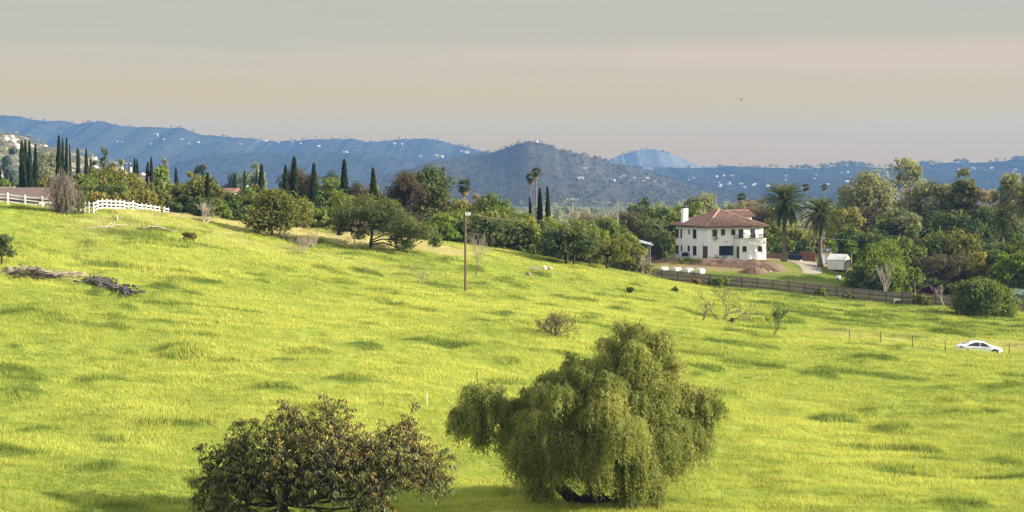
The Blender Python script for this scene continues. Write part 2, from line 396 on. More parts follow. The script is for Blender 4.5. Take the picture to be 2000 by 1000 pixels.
# ================================================================== hills
def hillmat(name, dark, mid, rock, rs=.62, sc=1.):
    m, t, o = newmat(name)
    g = t.add('ShaderNodeTexCoord').outputs['Object']
    a = t.noise(.035 * sc, 8, g, .68); b_ = t.noise(.006 * sc, 5, g); r_ = t.noise(.012 * sc, 7, g, .7)
    c = t.ramp(a, [(.36, dark), (.64, mid)]); c = t.mix(t.ramp(b_, [(.35, (0, 0, 0)), (.65, (1, 1, 1))]), c, tuple(x * .62 for x in mid))
    c = t.mix(t.ramp(r_, [(rs, (0, 0, 0)), (rs + .06, (1, 1, 1))]), c, rock)
    bs = t.add('ShaderNodeBsdfDiffuse'); bp = t.add('ShaderNodeBump', Strength=.7, Distance=9.); t.link(a, bp.inputs['Height']); t.link(bp.outputs[0], bs.inputs['Normal'])
    t.link(c, bs.inputs[0]); t.link(bs.outputs[0], o.inputs[0]); return m
HILLS = {}
hm4 = hillmat('hill_pale', (.085, .095, .085), (.14, .145, .12), (.22, .21, .18), .7)  # paler scrub, part of the far peak's haze put into its colour
def hill(name, prof, Y, front, back, mat, label, amp=.16, gs=1., seed=1, dip=0.):
    p = np.array(prof, float); n = int((p[-1, 0] - p[0, 0]) / 2.2); u = np.linspace(p[0, 0], p[-1, 0], n)
    py = np.interp(u, p[:, 0], p[:, 1]); py = py + (fbm(u / 9, u * 0, seed + 50, 3) - .5) * 3.2 * (5200 / max(Y, 3000)) ** .5
    Hr = CAMZ + (355 - py) / F * Y; X = (u - CX) / F * Y
    s = np.r_[np.linspace(-1, 0, 46), np.linspace(.06, 1, 12)]
    YY_ = np.where(s < 0, s * front, s * back)[:, None] + Y + (fbm(u / 120, u * 0, seed, 3) - .5)[None] * front * .12 * 2
    zb_ = -30 - (Y > 2000) * 5
    fall = np.where(s < 0, (1 - np.abs(s) ** 1.05) * (1 - .25 * np.sin(np.pi * np.abs(s))), 1 - s ** 1.5)[:, None]
    rel = np.maximum(Hr - zb_, 5)[None]
    gx_ = X[None] / (260 * gs) + .0 * YY_; gul = 1 - np.abs(2 * fbm(gx_ + .8 * fbm(X[None] / 500, YY_ / 500, seed + 7, 2), YY_ / (900 * gs), seed + 3, 4) - 1)
    mid = np.sin(np.pi * np.clip(np.abs(s) , 0, 1))[:, None] ** .8
    z = zb_ + rel * fall + rel * amp * .8 * mid * (gul - .62) + (fbm(X[None] / 160, YY_ / 190, seed + 9, 4) - .5) * rel * .16 * mid
    XXh = np.broadcast_to(X[None], z.shape)
    i = np.arange(z.size).reshape(z.shape)
    Fq = np.stack([i[:-1, :-1], i[:-1, 1:], i[1:, 1:], i[1:, :-1]], -1).reshape(-1, 4)
    o = link(name, np_mesh(name, np.stack([XXh, YY_, z], -1), Fq, mat, None, True)); tag(o, label, 'hill', None, 'structure')
    HILLS[seed] = (u, s, XXh, YY_, z); return o
hm = hillmat('hill_scrub', (.020, .028, .022), (.050, .056, .040), (.20, .19, .16), .67)
hm2 = hillmat('hill_scrub_near', (.034, .038, .026), (.085, .080, .054), (.22, .19, .15), .64, 1.6)
hm3 = hillmat('hill_boulder', (.045, .055, .028), (.16, .145, .09), (.42, .34, .27), .54, 4.)
hill('hills', [(-160,236),(-60,228),(0,224),(25,226),(60,233),(95,238),(125,236),(150,242),(175,239),(205,238),(230,244),(262,249),(310,250),(362,250),(385,259),(400,264),(450,269),(505,272),(520,276),(560,275),(610,274),(690,272),(720,279),(745,277),(775,273),(800,271),(832,270),(865,276),(900,285),(950,298),(1000,312),(1060,330)], 4600, 1700, 700, hm, 'long blue ridge of distant hills at the left', .05, .8, 1)
hill('hills', [(300,345),(360,318),(430,301),(500,297),(560,301),(640,296),(700,302),(760,312),(840,322),(900,330),(960,345)], 3700, 900, 400, hm, 'lower spur in front of the long blue ridge', .06, .6, 12)
hill('hills', [(740,345),(800,331),(850,317),(900,306),(940,300),(968,296),(990,289),(1015,282),(1030,280),(1052,280),(1075,286),(1088,293),(1108,298),(1150,306),(1180,312),(1215,321),(1250,331),(1300,346),(1350,360),(1420,376)], 2900, 900, 400, hm2, 'scrubby cone shaped hill in the middle distance', .06, .5, 2)
hill('hills', [(1120,335),(1170,322),(1190,312),(1215,302),(1245,293),(1285,292),(1310,302),(1340,313),(1365,324),(1385,326),(1412,322),(1440,325),(1500,331),(1560,340)], 5250, 900, 350, hm4, 'pale blue flat topped mountain on the horizon', .015, 1., 3)
hill('hills', [(1060,338),(1150,327),(1230,323),(1300,326),(1370,328),(1430,325),(1500,328),(1560,330),(1600,328),(1640,324),(1700,322),(1740,328),(1780,325),(1830,320),(1880,317),(1930,318),(1970,313),(2010,310),(2100,306),(2250,310)], 4000, 1900, 700, hm, 'long low hills dotted with houses at the right', .06, .7, 4)
hill('hills', [(-260,250),(-120,255),(-40,258),(10,259),(40,268),(70,283),(110,291),(160,309),(220,329),(300,352),(360,372)], 1400, 480, 230, hm3, 'near hillside strewn with pale boulders at the far left', .07, .3, 5)
# ================================================================== plant generators
_b = dict(olive=1.4, green=1.5, dark=1.75, euc=1.75, brown=1.45, bright=1.1, blue=1.4, pepper=1.55)
LM = {k: leafmat('leaf_' + k, *[tuple(x * _b.get(k, 1.) for x in q_) for q_ in c], .48) for k, c in {
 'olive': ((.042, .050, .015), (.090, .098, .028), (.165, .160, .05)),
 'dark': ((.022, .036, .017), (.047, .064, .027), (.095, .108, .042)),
 'green': ((.028, .046, .014), (.066, .094, .026), (.145, .160, .048)),
 'bright': ((.05, .09, .015), (.12, .17, .03), (.22, .26, .06)),
 'euc': ((.050, .062, .036), (.105, .114, .062), (.19, .185, .10)),
 'brown': ((.055, .046, .028), (.125, .100, .062), (.21, .17, .11)),
 'cypress': ((.010, .024, .014), (.024, .042, .018), (.065, .078, .026)),
 'yellow': ((.08, .09, .02), (.18, .175, .045), (.30, .27, .09)),
 'umber': ((.045, .040, .024), (.092, .078, .048), (.15, .125, .085)),
 'grey': ((.09, .08, .062), (.19, .165, .13), (.32, .285, .23)),
 'purple': ((.03, .012, .022), (.06, .022, .04), (.1, .04, .06)),
 'blue': ((.03, .05, .042), (.06, .085, .07), (.10, .125, .10)),
 'pepper': ((.060, .080, .026), (.145, .163, .054), (.30, .29, .12)),
 'palm': ((.028, .042, .015), (.066, .084, .027), (.16, .165, .06)),
 'straw': ((.14, .10, .055), (.26, .19, .11), (.40, .31, .18)),
}.items()}
LM['chaparral'] = leafmat('leaf_chaparral', (.028, .034, .022), (.052, .058, .038), (.085, .088, .058))
LM['avocado'] = leafmat('leaf_avocado', (.034, .050, .015), (.092, .102, .032), (.20, .19, .072), .25, .02, .55)
LM['rust'] = leafmat('leaf_rust', (.09, .05, .022), (.19, .12, .05), (.30, .21, .09), .25)
LM['flower'] = leafmat('leaf_flower', (.26, .24, .06), (.40, .35, .10), (.52, .45, .17), .3)
BARK = plain('bark', (.13, .10, .075), .9, .5, 4, .4); BARKD = plain('bark_dark', (.045, .036, .03), .9, .5, 4, .4)
BARKP = plain('bark_pale', (.42, .37, .30), .85, .35, 2.5, .2); BARKG = plain('bark_grey', (.24, .21, .175), .9, .4, 3, .3)

def unit(a): return a / np.maximum(np.linalg.norm(a, axis=-1, keepdims=True), 1e-9)
def diamonds(p, nrm, ls, asp, r, tdir=None):
    """one rhombic leaf per point"""
    n = len(p); t = r.normal(size=(n, 3)) if tdir is None else tdir + r.normal(0, .35, (n, 3))
    t = unit(t - nrm * (t * nrm).sum(1, keepdims=True)) if tdir is None else unit(t)
    b = unit(np.cross(nrm, t)); a = (ls * (.65 + .7 * r.random(n)))[:, None]
    V = np.empty((n, 4, 3), np.float32); V[:, 0] = p - t * a; V[:, 1] = p + b * a / asp; V[:, 2] = p + t * a; V[:, 3] = p - b * a / asp
    return V
def clumps_leaves(cen, rad, n, ls, r, asp=1.7, flat=.8, up=.25, shell=.5, tdir=None, spread=.55):
    """n leaves shared over clumps; returns vertices and tint"""
    wgt = rad ** 2; k = r.choice(len(cen), n, p=wgt / wgt.sum())
    d = unit(r.normal(size=(n, 3))); q = r.random(n) ** shell
    off = d * q[:, None] * rad[k][:, None]; off[:, 2] *= flat
    p = cen[k] + off
    nrm = unit(d + r.normal(0, spread, (n, 3)) + np.array([0, 0, up]))
    ct = r.random(len(cen))
    tint = np.clip(.15 + .45 * ct[k] + .40 * r.random(n), 0, 1)
    return diamonds(p, nrm, ls, asp, r, tdir), np.repeat(tint, 4)
def leaf_obj(name, V, tint, mat, parent):
    me = np_mesh(name, V, np.arange(len(V) * 4).reshape(-1, 4), mat, {'tint': tint}); return link(name, me, parent)
def limb(a, b, r, bend=.12, k=4):
    a, b = np.array(a, float), np.array(b, float); L = np.linalg.norm(b - a); s = np.linspace(0, 1, k + 1)
    pts = a + (b - a) * s[:, None]; pts[1:-1] += r.normal(0, bend * L / k, (k - 1, 3)); return pts
def crown_clumps(W, D, H, z0, K, r, rc=.2, rough=.28, lo=.45):
    """clump centres spread through an uneven dome"""
    d = unit(r.normal(size=(K, 3))); d[:, 2] = np.where(d[:, 2] < -.55, -d[:, 2], d[:, 2])
    q = lo + (1 - lo) * r.random(K) ** .6
    irr = 1 + rough * 2 * (fbm(np.arctan2(d[:, 1], d[:, 0]) * 1.3 + 7, d[:, 2] * 2.2, int(r.integers(1e6)), 2) - .5)
    hz = (H - z0) / 2; rad = min(W, 2 * hz) * rc * (.65 + .7 * r.random(K))
    sc = q * irr
    c = np.stack([d[:, 0] * (W / 2 - rad * .75) * sc, d[:, 1] * (D / 2 - rad * .75) * sc, z0 + hz + d[:, 2] * (hz - rad * .6) * sc], -1)
    if z0 < .09 * H:
        wz = np.clip(.92 / np.sqrt(np.maximum(1 - d[:, 2] ** 2, .05)), 1, 1.9); wz = np.where(d[:, 2] < 0, wz, 1); c[:, :2] *= wz[:, None]
    return c, rad
def make_tree(name, label, cat, loc, H, W, pal='green', z0=.18, K=26, cov=3.6, ls=.28, asp=1.7, seed=0, rc=.155, bark=None, limbs=9, tr=None, D=None,
              rough=.26, lo=.28, spread=.55, flat=.8, group=None, up=.25, tdir=None, top=None, lean=(0, 0)):
    r = np.random.default_rng(seed + 1000); D = D or W * .9; z0 = z0 * H
    K = int(K * 1.7)
    root = thing(name, label, cat, loc, 0, group)
    c, rad = crown_clumps(W, D, H, z0, K, r, rc, rough, lo); c[:, 0] += lean[0]; c[:, 1] += lean[1]
    n = int(cov * 1.6 * W * (H - z0) * .8 / (ls * ls / asp * 2))
    V, ti = clumps_leaves(c, rad, n, ls, r, asp, flat, up, .5, tdir, spread)
    q0, q1 = np.percentile(V.reshape(-1, 3), [1, 99], 0); q1[2] = V[..., 2].max()
    tgt = np.array([W, D, H - z0]); sc = tgt / (q1 - q0); mid = (q0 + q1) / 2; nm = np.array([lean[0], lean[1], (H + z0) / 2])
    V = ((V - mid) * sc + nm).astype(np.float32); c = (c - mid) * sc + nm
    leaf_obj('crown', V, ti, LM[pal], root)
    b = MB(); tr = tr or max(.09, W * .022); f = np.array([0, 0, z0 + (H - z0) * .25])
    b.tube(limb((0, 0, -.4), f, r, .08), np.linspace(tr * 1.25, tr * .8, 5), 7)
    for j in r.permutation(len(c))[:limbs]:
        s_ = f * (.55 + .45 * r.random()); b.tube(limb(s_, c[j], r, .2), np.linspace(tr * .55, tr * .12, 5), 5)
    b.build('trunk', bark or BARK, root, True); return root
# ---- cypress: a few built forms, every tree a copy of one
def cyp_proto(seed, H=10., W=1.5, n=2600):
    r = np.random.default_rng(seed); root = thing('cypress', 'x', 'tree', (0, 0, -500))
    h = r.random(n) ** .85; a = r.random(n) * 2 * math.pi
    prof = W / 2 * np.minimum(1, (h / .10) ** .5 * .35 + .62 + .25 * np.sin(np.clip(h, 0, .6) * 3)) * np.clip(1 - h, 0, 1) ** (.42 + .2 * r.random())
    prof = prof * (.82 + .4 * vn(a * 1.4, h * 13, seed)); q = .55 + .45 * r.random(n) ** .5
    p = np.stack([np.cos(a) * prof * q, np.sin(a) * prof * q, .3 + h * (H - .3)], -1)
    nrm = unit(np.stack([np.cos(a), np.sin(a), 0 * a + .25], -1) + r.normal(0, .35, (n, 3)))
    V = diamonds(p, nrm, .24, 2.2, r, np.array([0, 0, 1.])); ti = np.clip(.2 + .5 * vn(a * 2, h * 16, seed + 4) + .3 * r.random(n), 0, 1)
    leaf_obj('crown', V, np.repeat(ti, 4), LM['cypress'], root)
    MB().tube([(0, 0, -.4), (0, 0, 1.2), (0, 0, 6)], [.16, .13, .05], 6).build('trunk', BARK, root, True); return root
CYP = [cyp_proto(s) for s in (1, 2, 3, 4)]; _cu = set(); _ci = [0]
def cypress(px, Y, top, wpx, label, group=None, bot=None, k=None):
    g = G(px, Y, .2); H = P(px, top, Y)[2] - g[2]
    if bot is not None and P(px, bot, Y)[2] > g[2] + .5: pass
    W = 1.35 * wpx / F * Y; k = _ci[0] % 4 if k is None else k; _ci[0] += 1
    sc = (W / 1.5, W / 1.5, H / 10.)
    if k not in _cu:
        _cu.add(k); o = CYP[k]; o.location = tuple(g); o.scale = sc; o.rotation_euler = (0, .02, px); o['label'] = label
        if group: o['group'] = group
        return o
    o = dup(CYP[k], g, px, sc, label, group); o.rotation_euler = (.030 * math.sin(px * 1.7), .030 * math.sin(px * .9 + 1), px)
    if not group and 'group' in o: del o['group']
    return o
# ---- palms
def frond(r, base, az, el, L, droop, nl, ll, w, out, ti, v0):
    s = np.linspace(0, 1, 9); d = np.array([math.cos(az), math.sin(az)])
    e = el - droop * s ** 1.3; stp = L / 8; hx = np.r_[0, np.cumsum(np.cos(e[:-1]) * stp)]; hz = np.r_[0, np.cumsum(np.sin(e[:-1]) * stp)]
    q = np.linspace(.12, 1, nl); x = np.interp(q, s, hx); z = np.interp(q, s, hz); ee = np.interp(q, s, e)
    ax = np.stack([np.cos(ee) * d[0], np.cos(ee) * d[1], np.sin(ee)], -1); side = np.array([-d[1], d[0], 0.]); upv = np.cross(ax, side) * -1
    pts = np.stack([x * d[0], x * d[1], z], -1) + base; lw = ll * np.sin(np.clip(q * 1.05, 0, 1) * math.pi) ** .5 * (1.05 - .35 * q)
    for sg in (-1, 1):
        tip = pts + (side * sg * .72 + ax * .6 - np.array([0, 0, .30]) + upv * .05) * lw[:, None] + r.normal(0, .03, pts.shape)
        m_ = (pts + tip) / 2; V = np.empty((nl, 4, 3), np.float32); V[:, 0] = pts; V[:, 1] = m_ + ax * w; V[:, 2] = tip; V[:, 3] = m_ - ax * w
        out.append(V); ti.append(np.repeat(np.clip(v0 + r.normal(0, .1, nl), 0, 1), 4))
    V = np.empty((8, 4, 3), np.float32); pa = np.stack([hx * d[0], hx * d[1], hz], -1) + base; wd = (.05 * (1 - s) + .012)[:, None] * side
    V[:, 0] = pa[:-1] - wd[:-1]; V[:, 1] = pa[:-1] + wd[:-1]; V[:, 2] = pa[1:] + wd[1:]; V[:, 3] = pa[1:] - wd[1:]
    out.append(V); ti.append(np.full(32, min(1, v0 + .35)))
def palm_trunk(H, r0, r1, r, flare=1.5, lean=.0):
    b = MB(); k = 16; zz = np.linspace(-.4, H, k); rad = np.interp(zz, [-.4, .5, 1.2, H], [r0 * flare, r0 * flare * .95, r0, r1]) * (1 + .05 * np.where(np.arange(k) % 2, 1, -1))
    return b.tube([(lean * (z / H) ** 2, 0, z) for z in zz], rad, 9)
def date_palm(label, loc, H, Rr, seed, nf=140, bark=None, group=None, dead=10, el0=1.45, name='date_palm', pal='palm', thin=1., droop0=1.35):
    """H: height of the crown's heart, Rr: reach of the fronds"""
    r = np.random.default_rng(seed); root = thing(name, label, 'palm tree', loc, 0, group)
    out, ti, o2, t2 = [], [], [], []
    for i in range(nf):
        f = (i + .5) / nf; el = el0 - 2.25 * f ** 1.15 + r.normal(0, .10); az = i * 2.39996 + r.normal(0, .15)
        frond(r, np.array([0, 0, H + .3 - .5 * f]), az, el, Rr * (1.12 + .18 * math.sin(f * 3)) * (.9 + .2 * r.random()), droop0 + .35 * r.random() - .6 * max(0, f - .6), 26, Rr * .165, Rr * .019 * thin, out, ti, .62 - .40 * f)
    for i in range(dead):
        frond(r, np.array([0, 0, H - .35]), r.random() * 6.28, -1.0 - .3 * r.random(), Rr * .75, .3, 14, Rr * .10, Rr * .008, o2, t2, .4)
    leaf_obj('crown', np.concatenate(out), np.concatenate(ti), LM[pal], root)
    if dead: leaf_obj('dead_fronds', np.concatenate(o2), np.concatenate(t2), LM['straw'], root)
    b = palm_trunk(H, Rr * .085, Rr * .075, r, 1.75)
    b.tube([(0, 0, H - Rr * .28), (0, 0, H - Rr * .1), (0, 0, H + .25)], [Rr * .08, Rr * .125, Rr * .06], 9)
    b.build('trunk', bark or plain('palm_bark', (.17, .135, .10), .95, .5, 6, .8), root, True); return root
PALMB = plain('palm_bark', (.20, .16, .12), .95, .5, 6, .8)
def fan_palm(label, loc, H, Rr, seed, nf=46, group=None, skirt=26, name='fan_palm', pal='palm'):
    r = np.random.default_rng(seed); root = thing(name, label, 'palm tree', loc, 0, group); out, ti, o2, t2 = [], [], [], []
    def fan(az, el, L, o, tt, v0, nb=11, fr=.55):
        d = np.array([math.cos(az) * math.cos(el), math.sin(az) * math.cos(el), math.sin(el)]); c = np.array([0, 0, H]) + d * L * (1 - fr)
        sd = unit(np.cross(d, [0, 0, 1.])); up_ = np.cross(sd, d); th = np.linspace(-1.25, 1.25, nb)[:, None]
        tip = c + (d * np.cos(th) + sd * np.sin(th) - up_ * .10) * L * fr - np.array([0, 0, .12 * L]); mid = c * .4 + tip * .6; w_ = (sd * np.cos(th) - d * np.sin(th)) * L * .055
        V = np.empty((nb, 4, 3), np.float32); V[:, 0] = c; V[:, 1] = mid + w_; V[:, 2] = tip; V[:, 3] = mid - w_
        o.append(V); tt.append(np.repeat(np.clip(v0 + r.normal(0, .12, nb), 0, 1), 4))
    for i in range(nf):
        f = (i + .5) / nf; fan(i * 2.39996, 1.4 - 2.0 * f + r.normal(0, .12), Rr * (.85 + .3 * r.random()), out, ti, .6 - .35 * f)
    for i in range(skirt): fan(r.random() * 6.28, -1.05 - .4 * r.random(), Rr * (.7 + .5 * r.random()), o2, t2, .35, 7, .5)
    leaf_obj('crown', np.concatenate(out), np.concatenate(ti), LM[pal], root)
    if skirt: leaf_obj('dead_fronds', np.concatenate(o2), np.concatenate(t2), LM['straw'], root)
    palm_trunk(H, max(.16, Rr * .11), max(.12, Rr * .085), r, 1.3).build('trunk', PALMB, root, True); return root
# ---- bare trees
def grow(b, r, p, d, L, rad, depth, nb, spread, upb, wig=.16, n=5, ends=None, taper=.62):
    k = 4; pts = [p]; dd = d
    for j in range(k):
        dd = unit(dd + r.normal(0, wig, 3) + np.array([0, 0, upb * .12])); pts.append(pts[-1] + dd * L / k)
    b.tube(pts, np.linspace(rad, rad * taper, k + 1), n, 0, False)
    if depth == 0:
        if ends is not None: ends.append(pts[-1])
        return
    for j in range(nb):
        q = pts[-1] if j == 0 else pts[int(r.integers(2, k + 1))]
        ax = unit(np.cross(dd, r.normal(size=3))); a = spread * (.6 + .7 * r.random()); nd = unit(dd * math.cos(a) + ax * math.sin(a) + np.array([0, 0, upb * .25]))
        grow(b, r, q, nd, L * (.62 + .22 * r.random()), max(rad * taper * .78, .012), depth - 1, nb, spread, upb, wig, max(4, n - 1), ends, taper)
def bare_tree(name, label, cat, loc, H, seed, stems=1, depth=4, nb=3, spread=.6, upb=.6, rad=.09, bark=None, wig=.16, tilt=.15, first=.36, leaves=0, pal='brown', ls=.09, dirs=None, group=None):
    r = np.random.default_rng(seed); root = thing(name, label, cat, loc, 0, group); b = MB(); ends = []
    for s_ in range(stems):
        d = unit(np.array([r.normal(0, tilt), r.normal(0, tilt), 1.])) if dirs is None else unit(np.array(dirs[s_], float))
        grow(b, r, np.array([r.normal(0, .06) * (stems > 1), r.normal(0, .06) * (stems > 1), -.25]), d, H * first, rad, depth, nb, spread, upb, wig, 6, ends)
    zmax = max(q[2] for q in b.v); k = H / zmax; b.v = [(x * k, y * k, z * k) for x, y, z in b.v]
    b.build('trunk', bark or BARKG, root, True)
    if leaves:
        e = np.array(ends) * k; q = e[r.integers(0, len(e), leaves)] + r.normal(0, H * .05, (leaves, 3)); q[:, 2] = np.maximum(q[:, 2], .1)
        leaf_obj('crown', diamonds(q, unit(r.normal(size=(leaves, 3))), ls, 1.8, r), np.repeat(r.random(leaves), 4), LM[pal], root)
    return root
_sd = [0]
def T(px, Y, top, w, pal, label, name='tree', cat='tree', bot=None, **kw):
    """a leafy tree whose foot stands at column px, distance Y; its crown tops out at row top and is w pixels wide"""
    _sd[0] += 1; g = G(px, Y, .05); H = P(px, top, Y)[2] - g[2]; W = w * 1.08 / F * Y
    z0 = kw.pop('z0', .12) if bot is None else max(0., (P(px, bot, Y)[2] - g[2]) / H)
    ls = kw.pop('ls', float(np.clip(.00085 * Y, .14, .36)))
    return make_tree(name, label, cat, g, H, W, pal, z0=z0, ls=ls, seed=kw.pop('seed', _sd[0] * 13), **kw)
# ================================================================== trees and shrubs round the meadow
far_g = 'hazy trees on the rise behind the brown roof'
# -- far left, behind the brown roof
cypress(47, 300, 277, 15, 'widest dark cypress at the left of the tight clump behind the brown roof')
cypress(54, 302, 275, 10, 'tallest olive green cypress in the clump behind the brown roof')
cypress(61, 299, 277, 11, 'sunlit cypress third from left in the clump behind the brown roof')
cypress(69, 301, 283, 10, 'shortest cypress at the right end of the clump behind the brown roof')
cypress(2, 310, 328, 9, 'small dark cypress cut by the left edge of the photo')
cypress(13, 310, 339, 7, 'small cypress second from left edge, above the brown roof')
cypress(23, 312, 341, 5, 'thinnest small cypress above the brown roof near the left edge')
cypress(113, 290, 266, 11, 'tallest dark cypress standing above the bare grey shrub')
cypress(122, 292, 272, 8, 'narrow cypress between the tallest one and the fan palm')
cypress(129, 291, 271, 9, 'pointed cypress rising just left above the fan palm')
cypress(140, 296, 283, 6, 'thin cypress tip showing above the fan palm head')
cypress(153, 288, 293, 9, 'slim cypress just right of the fan palm')
cypress(158, 286, 291, 10, 'cypress paired close to the slim one right of the fan palm')
cypress(170, 287, 293, 11, 'lone blunt cypress above the olive green mound of shrubs')
cypress(176, 284, 311, 9, 'short cypress beside the lone blunt one above the mound')
T(22, 620, 287, 40, 'blue', 'hazy round grey green tree left of the cypress clump', K=16, cov=2.5)
T(85, 600, 292, 60, 'euc', 'hazy pale grey tree right of the cypress clump', K=20, cov=2.2, bark=BARKP)
T(8, 305, 349, 30, 'bright', 'rounded yellow green shrub above the brown roof at the left edge', 'shrub', 'shrub')
T(33, 304, 352, 26, 'olive', 'low olive shrub left of the cypress clump above the roof', 'shrub', 'shrub')
T(82, 280, 341, 26, 'yellow', 'yellow green shrub right of the cypress clump', 'shrub', 'shrub')
T(100, 285, 345, 40, 'green', 'green shrub behind the bare grey shrub', 'shrub', 'shrub')
T(208, 430, 286, 22, 'blue', 'blue grey conifer standing tall behind the olive mound', 'conifer', 'tree', K=22, rc=.22, rough=.5, lean=(0, 0))
T(236, 520, 309, 34, 'euc', 'hazy grey tree left of the small utility pole', K=14, cov=2.2)
T(183, 340, 313, 24, 'dark', 'small dark tree top at the left of the blue grey conifer', K=12)
T(222, 350, 318, 30, 'olive', 'small olive tree at the foot of the blue grey conifer', K=12)
# -- mound behind the white fence
T(203, 226, 322, 118, 'olive', 'largest olive green bushy tree of the mound behind the white fence', K=40, z0=.05)
T(165, 219, 337, 62, 'green', 'dark green bushy tree behind the fan palm and bare shrub', K=24, z0=.05)
T(258, 229, 336, 92, 'olive', 'olive bushy tree sloping down at the right of the mound', K=32, z0=.05)
T(190, 206, 357, 66, 'dark', 'dark green shrub low in the middle of the mound', 'shrub', 'shrub', z0=.02, K=22)
T(228, 207, 352, 66, 'green', 'mid green shrub under the largest olive tree of the mound', 'shrub', 'shrub', z0=.02, K=22)
T(163, 203, 372, 42, 'dark', 'low dark shrub just right of the bare grey shrub', 'shrub', 'shrub', z0=.0)
T(196, 199, 369, 44, 'yellow', 'pale yellow green shrub right behind the white fence', 'shrub', 'shrub', z0=.0)
T(226, 200, 376, 34, 'yellow', 'small straw tinted shrub touching the white fence', 'shrub', 'shrub', z0=.0)
jl = ['first', 'second', 'third', 'fourth', 'fifth', 'sixth', 'seventh']
for k_, (a_, b_) in enumerate([(244, 374), (252, 369), (262, 368), (275, 366), (287, 367), (298, 369), (311, 388)]):
    T(a_, 203 + k_ * .6, b_, 17, 'yellow' if k_ % 3 else 'olive', f'upright yellow green juniper, {jl[k_]} from the left in the row behind the white fence', 'juniper', 'shrub', K=16, rc=.42, z0=0., ls=.16, lo=.2, rough=.15, group='junipers behind the white fence')
cypress(265, 300, 310, 8, 'tall thin cypress right of the small utility pole')
cypress(273, 301, 312, 8, 'second thin cypress right of the small utility pole')
cypress(260, 296, 327, 6, 'short thin cypress next to the small utility pole')
cypress(244, 310, 325, 6, 'short cypress left of the small utility pole')
cypress(288, 290, 318, 11, 'broad cypress left of the bright green round tree')
cypress(300, 292, 308, 9, 'pointed cypress touching the bright green round tree')
T(317, 288, 320, 34, 'bright', 'bright green round tree beside the pointed cypress', K=18, z0=.3)
cypress(347, 285, 329, 10, 'brownish cypress between the round green tree and the pale grey conifer')
T(325, 560, 306, 18, 'euc', 'slender hazy tree right above the bright green round tree', K=9, cov=2.)
T(395, 520, 319, 26, 'blue', 'hazy blue conifer left of the small house', 'conifer', 'tree', K=14, cov=2.4)
T(372, 330, 333, 34, 'olive', 'olive tree left of the hazy blue conifer', K=14)
T(350, 236, 356, 74, 'olive', 'olive bushy tree under the brownish cypress', K=24, z0=.05)
T(398, 232, 341, 72, 'olive', 'tall tan olive tree left of the small tile roofed house', K=26, z0=.05)
T(318, 226, 368, 50, 'olive', 'olive shrub between the junipers and the dark thicket', 'shrub', 'shrub', z0=.0)
T(352, 215, 378, 74, 'dark', 'dark thicket tree right of the white fence end', K=24, z0=.02)
T(400, 211, 383, 60, 'dark', 'dark shrubby tree behind the bare pale shrub', K=22, z0=.02)
cypress(408, 214, 339, 14, 'dark cypress in front of the tan olive tree')
T(440, 213, 388, 56, 'green', 'green shrub under the small tile roofed house', 'shrub', 'shrub', z0=.0)
T(432, 209, 398, 36, 'bright', 'spiky light green shrub at the field edge under the small house', 'shrub', 'shrub', z0=.0, asp=3.)
T(482, 216, 361, 92, 'green', 'big green dome shaped tree right of the small house', K=34, z0=.04)
T(455, 212, 402, 50, 'dark', 'dark shrub at the field edge below the green dome tree', 'shrub', 'shrub', z0=.0)
T(505, 220, 355, 62, 'olive', 'olive tree between the green dome tree and the lone olive oak', K=22, z0=.05)
cypress(457, 300, 341, 9, 'small dark cypress above the small house roof')
cypress(476, 380, 334, 7, 'thin hazy cypress right of the small house')
cypress(490, 390, 346, 5, 'tiny thin cypress in front of the hazy grey tree')
cypress(500, 360, 332, 6, 'thin brown cypress left of the blunt one')
cypress(510, 300, 322, 13, 'blunt dark cypress in front of the hazy grey trees')
T(492, 620, 315, 50, 'euc', 'pale grey hazy tree behind the blunt cypress', K=18, cov=2.2, group=far_g)
T(450, 650, 334, 44, 'blue', 'dark hazy tree behind the small house', K=14, cov=2.4)
# -- lone oak on the slope
T(531, 185, 367, 106, 'olive', 'lone round olive oak standing in front of the treeline on the slope', 'oak_tree', bot=449, K=46, cov=4.6, lean=(.7, 0), bark=BARKD, tr=.16, rc=.2, ls=.15, seed=8, rough=.15, lo=.2)
cypress(555, 250, 324, 13, 'cypress left of the tallest one, in front of the brown tree')
cypress(575, 236, 308, 18, 'tallest cypress in the middle, in front of the brown leafless tree')
cypress(611, 234, 320, 16, 'cypress right of the tallest one, standing apart')
T(578, 262, 319, 78, 'umber', 'large brown leafless tree behind the tallest middle cypress', 'bare_tree', 'tree', asp=6., ls=.42, cov=2.3, K=30, z0=.12, bark=BARKG, limbs=16)
T(640, 262, 344, 78, 'green', 'yellow green tree between two cypresses and the brown tree', K=26)
T(648, 560, 331, 56, 'blue', 'hazy blue green tree behind the yellow green one', K=16, cov=2.4)
T(598, 207, 392, 58, 'green', 'mid green shrubby tree right of the lone oak', K=22, z0=.03)
T(622, 204, 404, 40, 'bright', 'light green bush right of the lone oak', 'shrub', 'shrub', z0=.0)
T(590, 201, 422, 44, 'yellow', 'pale bushy shrub at the field edge right of the lone oak', 'shrub', 'shrub', z0=.0, cov=2.6)
T(640, 202, 424, 44, 'olive', 'tawny shrub at the field edge left of the drooping palm', 'shrub', 'shrub', z0=.0, cov=2.6)
date_palm('drooping light green palm with brown trunk left of the leaning tree', G(660, 214), 4.0, 1.9, 5, 46, PALMB, None, 6, 1.5, 'feather_palm', 'bright', 1.2, 1.9)
cypress(673, 246, 313, 15, 'tall cypress above the drooping palm')
cypress(733, 240, 329, 17, 'cypress standing left of the large half dead tree')
T(702, 262, 350, 66, 'umber', 'thin brown tree between two cypresses', 'bare_tree', 'tree', asp=5., ls=.36, cov=1.9, K=20, z0=.1, limbs=12)
